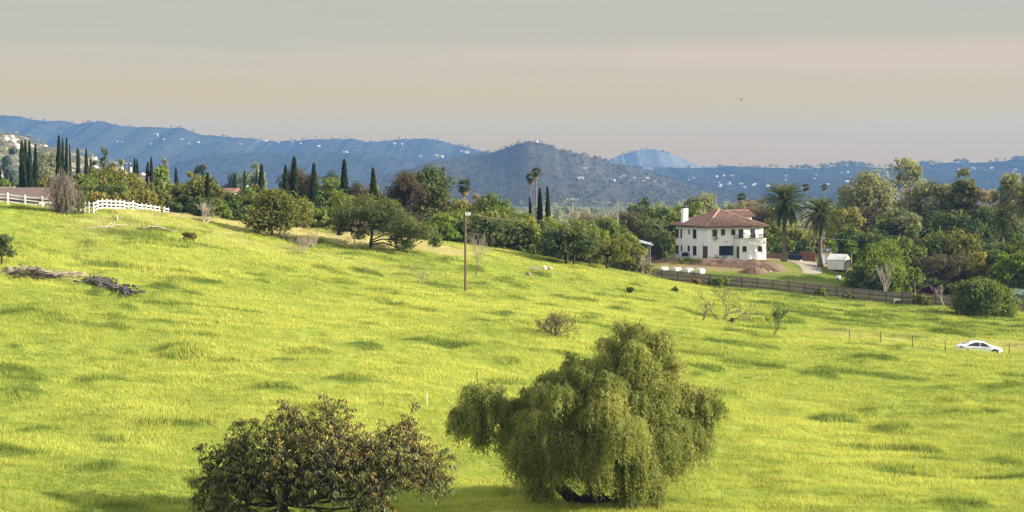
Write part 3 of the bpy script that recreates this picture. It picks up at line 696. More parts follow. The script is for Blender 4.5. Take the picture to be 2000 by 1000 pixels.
T(690, 244, 372, 84, 'olive', 'olive green tree behind the leaning dark tree', K=24, z0=.05)
T(745, 240, 378, 60, 'green', 'green tree filling in behind the leaning dark tree', K=20, z0=.05)
T(720, 300, 352, 60, 'green', 'tree top with level crown behind the thin brown tree', K=18)
T(610, 226, 398, 50, 'dark', 'dark shrub at the foot of the cypress standing apart', 'shrub', 'shrub', z0=.0)
T(560, 222, 385, 60, 'green', 'green shrub behind the lone olive oak', 'shrub', 'shrub', z0=.0)
T(693, 182, 428, 44, 'umber', 'small brown tree in front of the leaning dark tree', bot=452, K=18, ls=.17, cov=3., limbs=8, tr=.06)
# leaning dark tree
def leaning():
    r = np.random.default_rng(77); Y = 186; g = G(724, Y); root = thing('leaning_oak', 'dark leaning tree with bare limbs sprawling to the right over the grass', 'tree', g)
    lob = [(672, 425, 20), (690, 412, 22), (715, 398, 20), (690, 440, 20), (738, 412, 24), (765, 420, 24), (745, 438, 24), (790, 440, 24), (815, 452, 22), (775, 455, 20), (835, 462, 20), (800, 470, 15), (715, 430, 24), (845, 470, 14), (668, 448, 14), (760, 404, 16), (700, 455, 16), (850, 468, 12)]
    c = np.array([P(a, b, Y + r.normal(0, 1.6)) - g for a, b, _ in lob for q in range(2)]) + r.normal(0, .35, (len(lob) * 2, 3)); rd = np.array([k for _, _, k in lob for q in range(2)]) / F * Y * 1.12
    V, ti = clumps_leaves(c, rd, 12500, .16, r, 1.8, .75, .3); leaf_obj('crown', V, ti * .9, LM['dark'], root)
    V, ti = clumps_leaves(c + np.array([.1, 0, .45]), rd * .9, 2600, .15, r, 1.8, .6, .5); leaf_obj('painted_sunlit_shoots', V, ti, LM['olive'], root)  # lighter olive leaves over the dark crown stand in for sunlight
    b = MB(); q = lambda a, bb, dy=0.: P(a, bb, Y + dy) - g
    b.tube([(0, 0, -.3), q(724, 475), q(727, 455), q(722, 430), q(728, 412)], [.22, .19, .17, .12, .05], 7)
    for l_ in ([q(725, 474), q(745, 467), q(770, 468), q(790, 470, -.3), q(815, 462, -.3)], [q(725, 470), q(742, 462, .6), q(762, 455, .8), q(785, 450, 1)], [q(724, 477), q(748, 474), q(768, 481, -.5), q(780, 487, -.6), q(795, 478, -.7), q(806, 472, -.7)],
               [q(770, 481, -.5), q(785, 485, -.4), q(800, 483, -.3), q(822, 474, -.3)], [q(722, 460), q(705, 445), q(690, 430, -.5)], [q(726, 450), q(745, 430, .5), q(770, 418, .7)], [q(760, 469), q(790, 462, .4), q(830, 460, .4)]):
        b.tube(l_, np.linspace(.11, .035, len(l_)), 6)
    b.build('trunk', BARKD, root, True)
leaning()
# half dead big tree
T(793, 226, 326, 76, 'umber', 'large grey brown dead half of the big tree behind the leaning one', 'dead_tree', 'tree', asp=7., ls=.40, cov=2.4, K=34, z0=.14, bark=BARKG, limbs=26, tr=.22)
T(832, 229, 319, 96, 'dark', 'large dark green tree growing against the grey dead one', 'broad_tree', 'tree', K=36, z0=.16, bark=BARKG, limbs=20, tr=.24, cov=3.4)
T(852, 228, 345, 40, 'rust', 'rust brown leafed tree right of the large dark green tree', K=16, z0=.2, cov=2.)
T(850, 221, 420, 56, 'dark', 'dark undergrowth shrub below the large dark green tree', 'shrub', 'shrub', z0=.0)
T(812, 218, 430, 60, 'dark', 'dark shrub behind the tip of the leaning tree', 'shrub', 'shrub', z0=.0)
T(770, 222, 405, 60, 'dark', 'dark shrub under the grey dead tree', 'shrub', 'shrub', z0=.0)
T(842, 205, 455, 30, 'brown', 'dry brown shrub at the field edge right of the leaning tree', 'shrub', 'shrub', z0=.0, asp=4., cov=2.)
cypress(863, 238, 329, 17, 'dark cypress right of the large dark green tree')
T(605, 300, 350, 50, 'olive', 'olive tree behind the cypress standing apart', K=18)
# -- centre hedge
fan_palm('shaggy fan palm standing alone left of the green dome tree', G(907, 300), P(907, 363, 300)[2] - G(907, 300)[2], 1.75, 8)
T(903, 262, 385, 52, 'yellow', 'pale yellow green tree under the shaggy fan palm', K=20, cov=2.6)
T(880, 232, 404, 50, 'green', 'green tree right of the last cypress, behind the hedge', K=20, z0=.04)
T(930, 420, 375, 34, 'brown', 'hazy brown tree behind the shaggy fan palm', K=12, asp=4, cov=2.)
T(962, 238, 372, 92, 'green', 'green dome shaped tree rising above the centre hedge', K=36, z0=.04)
T(1004, 243, 396, 62, 'green', 'lower green tree at the right shoulder of the dome tree', K=22, z0=.04)
hl = [(868, 207, 412, 62, 'bright', 'yellow topped hedge shrub left of the wooden pole'), (903, 208, 424, 52, 'dark', 'dark hedge shrub behind the wooden pole'), (934, 209, 419, 60, 'dark', 'dark hedge shrub behind the small bare tree'),
      (968, 209, 424, 60, 'dark', 'dark hedge shrub with pale stems right of the small bare tree'), (1003, 210, 430, 60, 'dark', 'low dark hedge shrub in the middle of the centre hedge'), (1037, 210, 424, 62, 'green', 'mid green hedge shrub third from its right end'),
      (1066, 211, 432, 56, 'dark', 'dark hedge shrub left of the dark oak')]
for a in hl: T(a[0], a[1], a[2], a[3], a[4], a[5], 'hedge_shrub', 'shrub', z0=.0, K=26, ls=.2)
hl = [(905, 217, 410, 60, 'green', 'green tree top behind the wooden pole'), (950, 216, 410, 60, 'olive', 'olive sunlit tree top over the dark hedge'), (995, 217, 414, 66, 'olive', 'olive tree top at the middle of the hedge'), (1035, 218, 416, 66, 'olive', 'olive tree top below the two dark cypresses'),
      (1078, 220, 420, 60, 'bright', 'light green tree top left of the power pole with cross arm'), (1120, 226, 425, 66, 'green', 'green tree behind the dark oak')]
for a in hl: T(*a, z0=.05, K=26, ls=.22)
fan_palm('taller of the two thin fan palms beside the cypresses', G(1047, 330), P(1047, 336, 330)[2] - G(1047, 330)[2], 1.35, 21, 40, None, 14)
fan_palm('shorter of the two thin fan palms, with a brown skirt', G(1036, 326), P(1036, 347, 326)[2] - G(1036, 326)[2], 1.3, 22, 40, None, 30)
cypress(1038, 262, 386, 9, 'shortest of three dark cypresses under the thin fan palms')
cypress(1053, 262, 369, 12, 'middle of three dark cypresses under the thin fan palms')
cypress(1073, 261, 366, 12, 'rightmost of three dark cypresses near the hilltop')
# oaks at the field edge
T(1107, 200, 433, 104, 'dark', 'dark rounded oak with a short trunk at the field edge', 'oak_tree', bot=497, K=44, cov=4., tr=.2, bark=BARKD, rc=.17, ls=.16)
T(1120, 199.4, 437, 62, 'olive', 'rust olive sunlit oak in front of the dark rounded one', 'oak_tree', bot=492, K=26, cov=2.2, tr=.12, bark=BARKD, ls=.16)
T(1186, 206, 462, 112, 'olive', 'wide tawny oak at the field edge left of the white bulk bags', 'oak_tree', bot=508, K=48, cov=3.6, bark=BARKD, tr=.16, rc=.15, ls=.15, asp=2.6)
T(1152, 222, 448, 66, 'dark', 'dark tree between the two field edge oaks', K=24, z0=.03)
T(1150, 215, 482, 50, 'dark', 'low dark shrub between the two field edge oaks', 'shrub', 'shrub', z0=.0)
T(1242, 239, 470, 58, 'olive', 'olive thicket at the end of the wooden fence', K=26, z0=.0, cov=3.2)
T(1222, 240, 452, 60, 'green', 'green tree behind the wide tawny oak', K=22, z0=.04)
bare_tree('bare_tree', 'pale leafless branches tangled in the olive thicket by the fence', 'tree', G(1243, 237.6), 4.6, 31, 3, 4, 3, .6, .5, .06, BARKP)
T(1150, 265, 407, 74, 'grey', 'pale leafless tree behind the cross arm power pole', 'bare_tree', 'tree', asp=7, ls=.4, cov=2., K=22, limbs=14, bark=BARKP)
T(1190, 258, 422, 66, 'green', 'green tree between two power poles', K=24, bark=BARKP)
T(1218, 275, 408, 60, 'umber', 'brown thin tree right of the plain power pole', K=20, asp=5, ls=.36, cov=2.)
T(1165, 252, 430, 56, 'bright', 'light green tree above the wide tawny oak', K=18)
T(1212, 262, 428, 44, 'green', 'small green tree next to the plain power pole', K=18)
date_palm('low arching palm beside the white carport', G(1283, 268), 3.2, 3.2, 41, 40, PALMB, None, 10, 1.3, 'feather_palm', 'palm', 1.3, 1.5)
date_palm('arching palm top left of the dark green tree', G(1258, 275), 5.2, 2.8, 42, 36, PALMB, None, 4, 1.3, 'feather_palm', 'palm', 1.3, 1.4)
T(1300, 296, 393, 82, 'green', 'dense dark green round tree left of the white house', K=40, z0=.04)
T(1276, 284, 420, 60, 'dark', 'dark green tree behind the white carport', K=24, z0=.02)
T(1255, 345, 384, 66, 'dark', 'dark eucalyptus left of the dense round tree', K=22)
T(1232, 380, 395, 60, 'euc', 'grey green tree behind the plain power pole', K=18)
T(1352, 318, 391, 62, 'bright', 'light olive tree right of the chimney', K=24)
T(1367, 350, 372, 62, 'euc', 'tall grey green eucalyptus behind the roof', K=26)
T(1398, 352, 376, 56, 'euc', 'brownish eucalyptus top behind the roof peak', K=22)
T(1470, 340, 384, 78, 'brown', 'brownish tree behind the rear roof', K=28, cov=3., asp=3.)
T(1440, 420, 395, 50, 'euc', 'low grey tree behind the roof ridge', K=16)
fan_palm('small hazy fan palm behind the house roof', G(1447, 420), P(1447, 385, 420)[2] - G(1447, 420)[2], 1.7, 51, 36, None, 8)
T(1503, 300, 426, 60, 'olive', 'yellow green tree between the house and the tall date palm', K=22, z0=.05)
T(1514, 286, 455, 54, 'green', 'green tree behind the trunk of the left date palm', K=20, z0=.05)
T(1556, 296, 440, 56, 'olive', 'olive tree between the two date palm trunks', K=22, z0=.05)
T(1582, 290, 452, 46, 'olive', 'olive shrub left of the right date palm trunk', 'shrub', 'shrub', K=18, z0=.05)
T(1572, 284, 462, 34, 'dark', 'dark shrub above the blue bins', 'shrub', 'shrub', K=18, z0=.0)
fan_palm('thin hazy fan palm left of the right date palm crown', G(1573, 460), P(1573, 366, 460)[2] - G(1573, 460)[2], 1.5, 52, 34, None, 10)
fan_palm('thin hazy fan palm above the right date palm crown', G(1609, 470), P(1609, 366, 470)[2] - G(1609, 470)[2], 1.3, 53, 34, None, 6)
date_palm('left of two big date palms beside the white house', G(1531, 262), P(1531, 396, 262)[2] - G(1531, 262)[2], 4.2, 61)
date_palm('right of two big date palms, on the driveway edge', G(1602, 261), P(1604, 420, 261)[2] - G(1602, 261)[2], 3.8, 62, 120)
# -- right hand woodland
fan_palm('small yellowish fan palm behind the white canopy', G(1625, 278), 3.0, 1.5, 71, 24, None, 0, 'fan_palm', 'bright')
fan_palm('low bright palm right above the white canopy', G(1662, 272), 3.4, 1.6, 72, 24, None, 0, 'fan_palm', 'bright')
RT = [  # px, Y, top, w, palette, label, crown options
 (1688, 335, 326, 112, 'euc', 'tallest broad eucalyptus right of the date palms', dict(K=52, bark=BARKP, limbs=22, z0=.14, cov=3.4, rough=.45)),
 (1700, 326, 400, 96, 'brown', 'brownish lower foliage tree under the tallest eucalyptus', dict(K=30, cov=2.6, bark=BARKP)),
 (1652, 345, 358, 64, 'euc', 'grey eucalyptus left of the tallest broad one', dict(K=22)),
 (1648, 300, 402, 62, 'olive', 'olive tree right of the right date palm crown', dict(K=24, z0=.05)),
 (1660, 290, 440, 60, 'green', 'green tree behind the white canopy', dict(K=20, z0=.02)),
 (1800, 322, 352, 84, 'euc', 'grey green eucalyptus below the airy tall one', dict(K=34, bark=BARKP, limbs=18, rough=.45)),
 (1835, 318, 345, 76, 'euc', 'eucalyptus with a forked pale limb in the middle of the wood', dict(K=30, bark=BARKP, limbs=22, cov=2.6)),
 (1886, 315, 326, 66, 'olive', 'tall green eucalyptus with an uneven top at the right', dict(K=30, bark=BARKP, limbs=18, z0=.2, rough=.6, rc=.16)),
 (1862, 330, 366, 56, 'euc', 'lower eucalyptus left of the tall green one', dict(K=22)),
 (1920, 332, 362, 56, 'brown', 'brownish tree right of the tall green eucalyptus', dict(K=20, cov=2.6)),
 (1950, 322, 340, 56, 'euc', 'sparse eucalyptus left of the edge palm', dict(K=20, bark=BARKP, cov=2.2, rc=.16, rough=.6)),
 (1985, 312, 334, 64, 'euc', 'leafy eucalyptus behind the edge palm', dict(K=26, bark=BARKP)),
 (2030, 318, 330, 80, 'euc', 'eucalyptus standing past the edge palm', dict(K=26, bark=BARKP)),
 (1742, 308, 402, 80, 'dark', 'dark tree between two tall eucalyptuses', dict(K=30)),
 (1780, 304, 412, 70, 'euc', 'grey green tree above the small dead skirted palm', dict(K=26)),
 (1830, 304, 408, 84, 'dark', 'dark blue green tree in the middle of the wood', dict(K=32)),
 (1880, 302, 408, 74, 'dark', 'dark tree below the tall green eucalyptus', dict(K=28)),
 (1925, 304, 400, 70, 'dark', 'dark tree left of the date palm in the wood', dict(K=26)),
 (1700, 286, 445, 76, 'dark', 'dark tree behind the light green pepper tree', dict(K=26, z0=.02)),
 (1750, 290, 455, 60, 'dark', 'dark shrubby tree left of the small dead skirted palm', dict(K=22, z0=.02)),
 (1838, 268, 446, 84, 'green', 'broad dark green tree right of the dead skirted palm', dict(K=34, z0=.02)),
 (1880, 266, 442, 74, 'olive', 'olive crowned tree right of the broad dark green one', dict(K=30, z0=.02)),
 (1930, 272, 470, 70, 'dark', 'dark shrubby tree under the date palm in the wood', dict(K=24, z0=.0)),
 (1975, 268, 452, 70, 'green', 'green tree at the right edge below the palms', dict(K=24, z0=.0)),
 (2010, 262, 470, 60, 'olive', 'olive tree at the right edge', dict(K=22, z0=.0)),
 (1765, 256, 458, 70, 'green', 'green tree right of the light green pepper tree', dict(K=26, z0=.02)),
 (1716, 247, 464, 84, 'bright', 'light green pepper tree with drooping sprays right of the canopy', dict(K=36, z0=.04, asp=3.2, tdir=np.array([0, 0, 1.]))),
 (1688, 245, 506, 74, 'green', 'dark green bushy tree in front of the white canopy', dict(K=30, z0=.0)),
 (1745, 244, 506, 62, 'bright', 'yellow green drooping tree above the pale bare one', dict(K=24, z0=.02, asp=3.2, tdir=np.array([0, 0, 1.]))),
 (1778, 245, 520, 46, 'green', 'green shrubby tree left of the purple shrub', dict(K=20, z0=.0)),
 (1852, 252, 492, 122, 'umber', 'wide brown leafless tree above the wooden fence', dict(K=36, asp=6., ls=.36, cov=2.2, limbs=24, bark=BARKG, z0=.1)),
 (1845, 247, 540, 92, 'dark', 'dark shrub under the wide brown leafless tree', dict(K=26, z0=.0)),
 (1912, 248, 488, 44, 'yellow', 'vine draped yellow tree right of the brown one', dict(K=20, z0=.05, cov=2.4)),
 (1948, 252, 484, 52, 'green', 'green drooping tree left of the light green one', dict(K=22, z0=.03)),
 (1984, 246, 488, 64, 'bright', 'light yellow green tree at the right edge behind the fence', dict(K=26, z0=.22, bark=BARKP)),
 (1900, 244, 545, 60, 'dark', 'dark shrub behind the round green bush', dict(K=20, z0=.0)),
 (1965, 243, 555, 60, 'dark', 'dark shrub left of the green roofed shed', dict(K=20, z0=.0)),
 (1995, 252, 528, 50, 'dark', 'dark shrub behind the green roofed shed', dict(K=20, z0=.0)),
 (2030, 244, 500, 60, 'green', 'green tree just at the right edge behind the shed', dict(K=20, z0=.0)),
 (1811, 242.5, 557, 34, 'purple', 'dark purple leaved shrub behind the fence', dict(K=14, z0=.0)),
]
for a in RT:
    nm = 'eucalyptus' if 'eucalyptus' in a[5].split(' with')[0].split(' behind')[0] and 'under' not in a[5] and 'below the tall' not in a[5] else ('shrub' if ' shrub ' in a[5] else 'tree')
    T(a[0], a[1], a[2], a[3], a[4], a[5], nm, 'shrub' if nm == 'shrub' else 'tree', **a[6])
T(1768, 342, 305, 58, 'euc', 'airy tall eucalyptus with see through crown above the wood', 'eucalyptus', bot=366, K=17, rc=.17, cov=1.5, bark=BARKP, limbs=17, rough=.6, lo=.6, tr=.3, ls=.3)
cypress(1736, 430, 366, 4, 'left of two tiny far cypresses between the tall eucalyptuses')
cypress(1748, 430, 366, 4, 'right of two tiny far cypresses between the tall eucalyptuses')
date_palm('date palm deep in the wood at the right', G(1957, 288), P(1957, 428, 288)[2] - G(1957, 288)[2], 3.4, 63, 84, PALMB, None, 5)
date_palm('date palm cut by the right edge of the photo', G(2004, 284), P(2004, 388, 284)[2] - G(2004, 284)[2], 3.9, 64, 90, PALMB, None, 5)
fan_palm('small green topped palm with a thick dead skirt', G(1783, 268), P(1783, 452, 268)[2] - G(1783, 268)[2], 1.6, 65, 26, None, 60, 'fan_palm', 'green')
# slim pale trees near the fence
bare_tree('bare_tree', 'pale leafless shrub in front of the light green pepper tree', 'tree', G(1728, 241), P(1728, 512, 241)[2] - G(1728, 241)[2], 91, 4, 3, 3, .45, .7, .05, BARKP)
bare_tree('bare_tree', 'pale forked bare tree standing in front of the fence', 'tree', G(1846, 232), P(1846, 552, 232)[2] - G(1846, 232)[2], 92, 1, 3, 3, .6, .7, .07, BARKP, first=.42)
bare_tree('bare_tree', 'slim pale bare sapling in front of the fence', 'tree', G(1776, 234), P(1776, 548, 234)[2] - G(1776, 234)[2], 93, 1, 2, 2, .4, .9, .06, BARKP, first=.6)
# round bush in the meadow corner
T(1925, 218, 538, 106, 'green', 'large round dark green bush in the meadow before the fence', 'bush', 'bush', z0=.0, K=60, cov=5.2, ls=.17, rc=.16, rough=.18, lo=.5, bark=BARKD, limbs=22, spread=.4)
# hedge plants along the fence
for a in [(1405, 239.4, 538, 32, 'bright', 'light green bush growing against the fence in its middle'), (1392, 239.8, 545, 22, 'dark', 'small dark bush left of the light green fence bush'), (1604, 237.5, 560, 26, 'green', 'low green creeper on the fence right of the middle'), (1655, 237, 570, 26, 'green', 'low green weeds at the fence foot'),
          (1800, 234, 572, 34, 'olive', 'olive creeper hanging on the fence near the purple shrub'), (1754, 234.5, 584, 12, 'green', 'tiny green weed in front of the white box'), (1360, 240.4, 541, 26, 'rust', 'reddish dry weeds against the fence')]:
    T(*a, 'shrub', 'shrub', z0=.0, K=14, ls=.13)
T(1353, 259.4, 502, 46, 'bright', 'light green weeds in front of the left house wall', 'shrub', 'shrub', z0=0., K=16, ls=.16)
# ================================================================== the white house and its yard
def hit(px, py, Y0, Y1, n=600):
    """where the line of sight through a photo pixel meets the ground between two distances"""
    ys = np.linspace(Y0, Y1, n); q = np.array([P(px, py, y) for y in ys]); z = hgt(q[:, 0], q[:, 1]); k = np.argmax(q[:, 2] <= z)
    return np.array([q[k, 0], q[k, 1], z[k]])
STUC = plain('white_stucco', (.80, .80, .79), .85, .14, .9, .15); TRIM = plain('pale_trim', (.56, .55, .52), .7, .1)
FASC = plain('dark_red_fascia', (.075, .030, .024), .6, .3); IRON = plain('black_iron', (.018, .018, .02), .5, .2)
GLASS, t, o = newmat('window_glass'); b_ = t.add('ShaderNodeBsdfPrincipled', Roughness=.08); b_.inputs['Base Color'].default_value = (.025, .03, .035, 1); t.link(b_.outputs[0], o.inputs[0])
DOORM = plain('brown_door', (.10, .045, .035), .5, .3); FRAME = plain('dark_window_frame', (.035, .03, .03), .5, .2)
TILE, t, o = newmat('clay_tile'); tc = t.add('ShaderNodeTexCoord').outputs['Object']
vor = t.add('ShaderNodeTexVoronoi'); vor.inputs['Scale'].default_value = 2.6; t.link(tc, vor.inputs['Vector'])
c_ = t.ramp(t.noise(1.1, 5, tc), [(.3, (.15, .082, .062)), (.7, (.29, .165, .118))]); c_ = t.mix(.45, c_, t.ramp(vor.outputs['Color'], [(.1, (.12, .07, .055)), (.9, (.38, .25, .19))]))
b_ = t.add('ShaderNodeBsdfPrincipled', Roughness=.85); t.link(c_, b_.inputs['Base Color']); t.link(b_.outputs[0], o.inputs[0])
HY = math.atan2(56, 132); HC = P(1404, 500, 270.); HZ0 = P(1440, 510, 262)[2]; HE, HW, ZE, ZA = 6.45, 5.75, P(1366, 444.5, 261.5)[2] - HZ0, P(1404, 410, 270)[2] - HZ0
house = thing('white_house', 'two storey white stucco house with a brown tiled hip roof', 'house', (HC[0], 270., HZ0), HY)
_Ri = Matrix.Rotation(-HY, 3, 'Z'); _O = Vector((HC[0], 270., HZ0))
def wallpos(px, py, axis_, val):
    """house-frame point where a line of sight meets the wall plane (axis = val)"""
    a = _Ri @ (Vector((0, 0, CAMZ)) - _O); b = _Ri @ (Vector(P(px, py, 300.)) - _O); k = (val - a[axis_]) / (b[axis_] - a[axis_]); return a + (b - a) * k
zz_ = lambda x, y: (1300 + x / 7.69, 390 + y / 7.69)
AD = 2.4; ax0 = wallpos(*zz_(1125, 600), 1, -HW - AD)[0]; ax1 = wallpos(*zz_(1512, 600), 1, -HW - AD)[0]; az1 = wallpos(*zz_(1300, 588), 1, -HW - AD)[2]
b = MB(); b.box((0, 0, (ZE - .6) / 2), (2 * HW, 2 * HW, ZE + .6 - .02)); b.build('wall', STUC, house)
b = MB(); b.box(((ax0 + ax1) / 2, -HW - AD / 2 + .01, (az1 - .6) / 2), (ax1 - ax0, AD - .02, az1 + .6)); 
ann = b.build('annex', STUC, house)
MB().box(((ax0 + ax1) / 2, -HW - AD / 2 - .03, az1 + .045), (ax1 - ax0 + .12, AD + .05, .09)).build('coping', TRIM, ann)
# roof: four tiled slopes of real barrel rows, hips, fascia
rb = MB(); rb.box((0, 0, ZE + .075), (2 * HE, 2 * HE, .15), 0, 1)
rb.mesh([(-HE, -HE, ZE + .155), (HE, -HE, ZE + .155), (HE, HE, ZE + .155), (-HE, HE, ZE + .155), (0, 0, ZA)], [(0, 1, 4), (1, 2, 4), (2, 3, 4), (3, 0, 4)], 0)
sl_ = (ZA - ZE - .155) / HE
for f in range(4):
    rot = Matrix.Rotation(f * math.pi / 2, 3, 'Z')
    for s_ in np.arange(-HE + .15, HE, .30):
        L = HE - abs(s_); pts = []
        n_ = max(1, int(L / 1.2))
        q = [rot @ Vector((s_, -HE + L * k / n_ - (.06 if k == 0 else 0), ZE + .165 + sl_ * L * k / n_)) for k in range(n_ + 1)]
        rb.tube(q, .088, 6, 0)
    rb.tube([rot @ Vector((-HE, -HE, ZE + .2)), rot @ Vector((0, 0, ZA + .06))], .14, 6, 2)
rf = rb.build('roof', [TILE, FASC, plain('hip_tile', (.34, .215, .165), .85, .25, 2)], house)
# chimney on the left slope
cx_ = wallpos(*zz_(286, 340), 0, -HW + .55); b = MB(); b.box((-HW + .55, cx_[1], 3.8), (.95, .95, 8.4 - .3)); ctop = wallpos(*zz_(286, 128), 0, -HW + .55)[2]
b = MB(); b.box((-HW + .55, cx_[1], (ZE + ctop) / 2), (.92, .92, ctop - ZE)); ch = b.build('chimney', STUC, rf)
MB().box((-HW + .55, cx_[1], ctop + .12), (1.06, 1.06, .24)).tube([(-HW + .55, cx_[1], ctop + .2), (-HW + .55, cx_[1], ctop + .95)], .16, 10).build('chimney_cap', IRON, ch)
# rear raised wing
rz = P(1440, 411.5, 277)[2] - HZ0; re_ = P(1440, 421.5, 277)[2] - HZ0; rx0 = wallpos(1416, 415, 1, 5.2)[0]; rx1 = wallpos(1464, 415, 1, 5.2)[0]
b = MB(); b.box(((rx0 + rx1) / 2 - .2, 5.2, (ZE + re_) / 2), (rx1 - rx0 - .9, 3.6, re_ - ZE)); b.build('wall', STUC, house)
rr = MB(); x0, x1 = rx0, rx1; ya, yb, ym = 5.2 - 2.2, 5.2 + 2.2, 5.2
rr.mesh([(x0, ya, re_), (x1, ya, re_), (x1, ym, rz), (x0, ym, rz), (x0, yb, re_), (x1, yb, re_), (x0, ya, re_ - .16), (x1, ya, re_ - .16), (x1, yb, re_ - .16), (x0, yb, re_ - .16)],
        [(0, 1, 2, 3), (3, 2, 5, 4)], 0); rr.mesh([(x0, ya, re_), (x1, ya, re_), (x1, yb, re_), (x0, yb, re_), (x0, ya, re_ - .16), (x1, ya, re_ - .16), (x1, yb, re_ - .16), (x0, yb, re_ - .16), (x1, ym, rz), (x0, ym, rz)],
        [(4, 5, 1, 0), (5, 6, 2, 1), (6, 7, 3, 2), (7, 4, 0, 3), (7, 6, 5, 4), (1, 2, 8), (3, 0, 9)], 1)
for s_ in np.arange(x0 + .12, x1, .30): rr.tube([(s_, ya - .05, re_ + .02), (s_, ym, rz + .02)], .088, 6, 0)
rr.tube([(x0, ym, rz + .05), (x1, ym, rz + .05)], .13, 6, 2); rr.build('rear_roof', [TILE, FASC, TILE], house)
def opening(x0, y0, x1, y1, axis_, val, kind='window', bars=(1, 1), fm=None):
    """window or door set into a wall: recessed dark pane, proud frame and sill"""
    a = wallpos(*zz_(x0, y0), axis_, val); c = wallpos(*zz_(x1, y1), axis_, val); sg = 1
    lo, hi = (min(a[1 - axis_], c[1 - axis_]), max(a[1 - axis_], c[1 - axis_])); z0, z1 = min(a[2], c[2]), max(a[2], c[2])
    if kind == 'door': z0 = max(z0, .02)
    w_, h_ = hi - lo, z1 - z0; m_ = (lo + hi) / 2
    def bx(mb, u, z, du, dz, depth, proud, mi=0):
        ctr = (val - proud + depth / 2); 
        if axis_ == 1: mb.box((u, ctr, z), (du, depth, dz), 0, mi)
        else: mb.box((ctr, u, z), (depth, du, dz), 0, mi)
    mb = MB(); t_ = .07
    bx(mb, m_, z1 - t_ / 2, w_, t_, .09, .05); bx(mb, m_, z0 + t_ / 2, w_, t_, .09, .05)
    bx(mb, lo + t_ / 2, (z0 + z1) / 2, t_, h_ - 2 * t_, .09, .05); bx(mb, hi - t_ / 2, (z0 + z1) / 2, t_, h_ - 2 * t_, .09, .05)
    for k in range(1, bars[0]): bx(mb, lo + w_ * k / bars[0], (z0 + z1) / 2, .05, h_ - 2 * t_, .06, .04)
    for k in range(1, bars[1]): bx(mb, m_, z0 + h_ * k / bars[1], w_ - 2 * t_, .05, .05, .032)
    o_ = mb.build(kind, fm or FRAME, house)
    pn = MB(); bx(pn, m_, (z0 + z1) / 2, w_ - 2 * t_, h_ - 2 * t_, .03, .018); pn.build('pane' if kind == 'window' else 'leaf', GLASS if kind == 'window' else (DOORM if fm is None else fm), o_)
    if kind == 'window': s2 = MB(); bx(s2, m_, z0 - .05, w_ + .16, .08, .14, .09); s2.build('sill', TRIM, o_)
    return o_, m_, z0, z1, w_
for q in [(148, 440, 198, 575), (225, 438, 248, 575), (345, 445, 362, 515), (412, 447, 462, 583), (150, 680, 198, 815), (230, 685, 250, 770), (335, 690, 362, 775), (413, 693, 463, 835)]:
    opening(*q, 0, -HW, 'window', (2 if q[2] - q[0] > 40 else 1, 2))
wac = opening(703, 450, 773, 552, 1, -HW, 'window', (2, 1)); opening(833, 445, 893, 530, 1, -HW); opening(987, 447, 1045, 528, 1, -HW)
opening(1098, 447, 1160, 590, 1, -HW, 'door', (1, 1), FRAME); opening(1278, 445, 1343, 590, 1, -HW, 'door', (1, 1), FRAME)
opening(803, 695, 1027, 835, 1, -HW, 'window', (4, 1)); opening(567, 697, 628, 878, 1, -HW, 'door', (1, 2)); opening(1155, 700, 1215, 780, 1, -HW - AD); opening(1385, 697, 1445, 780, 1, -HW - AD)
opening(1072, 700, 1103, 880, 0, ax0, 'door', (1, 1))
b = MB().box((wac[1], -HW - .28, wac[2] - .26), (.66, .55, .44)); ac = b.build('air_conditioner', plain('ac_white', (.5, .5, .48), .5, .1), house)
b = MB()
for k in range(5): b.box((wac[1], -HW - .575, wac[2] - .42 + .08 * k), (.54, .035, .035))
b.build('grille', FRAME, ac)
p_ = wallpos(*zz_(563, 645), 1, -HW - .06); MB().tube([(p_[0], -HW - .07, 0), (p_[0], -HW - .07, p_[2])], .05, 6).build('drainpipe', IRON, house)
p_ = wallpos(*zz_(910, 632), 1, -HW - .1); MB().box((p_[0], -HW - .08, p_[2]), (.12, .16, .2)).box((p_[0], -HW - .24, p_[2] + .05), (.2, .2, .1)).build('wall_lamp', FRAME, house)
p_ = wallpos(*zz_(1275, 622), 1, -HW - AD); MB().box((p_[0], -HW - AD - .07, p_[2]), (.3, .16, .14)).build('wall_lamp', TRIM, house)
p_ = wallpos(*zz_(1484, 640), 1, -HW - AD); MB().box((p_[0], -HW - AD - .05, p_[2]), (.14, .12, .28)).build('electric_box', plain('grey_box', (.25, .25, .25)), house)
# balcony railing over the annex
rl = MB(); rt = az1 + .09; hr = .62
def rail(p, q):
    p, q = Vector(p), Vector(q); L = (q - p).length; n_ = max(2, int(L / .16))
    for zz2 in (rt + .08, rt + hr): rl.tube([(p[0], p[1], zz2), (q[0], q[1], zz2)], .03, 5)
    for k in range(n_ + 1): pp = p.lerp(q, k / n_); rl.tube([(pp[0], pp[1], rt), (pp[0], pp[1], rt + hr)], .035 if k % 7 == 0 else .017, 4)
yf = -HW - AD + .08; xm = wallpos(*zz_(1165, 560), 1, yf)[0]; xm2 = wallpos(*zz_(1238, 560), 1, yf)[0]
rail((ax0 + .08, -HW - .1, 0), (ax0 + .08, yf, 0)); rail((ax0 + .08, yf, 0), (xm, yf, 0)); rail((xm2, yf, 0), (ax1 - .08, yf, 0)); rail((ax1 - .08, yf, 0), (ax1 - .08, -HW - .1, 0)); rl.tube([(xm, yf, rt + hr), (xm2, yf, rt + hr)], .02, 5)
rl.build('balcony_railing', IRON, house)
def h2w(x, y, z=0.): v = Matrix.Rotation(HY, 3, 'Z') @ Vector((x, y, z)) + _O; return v
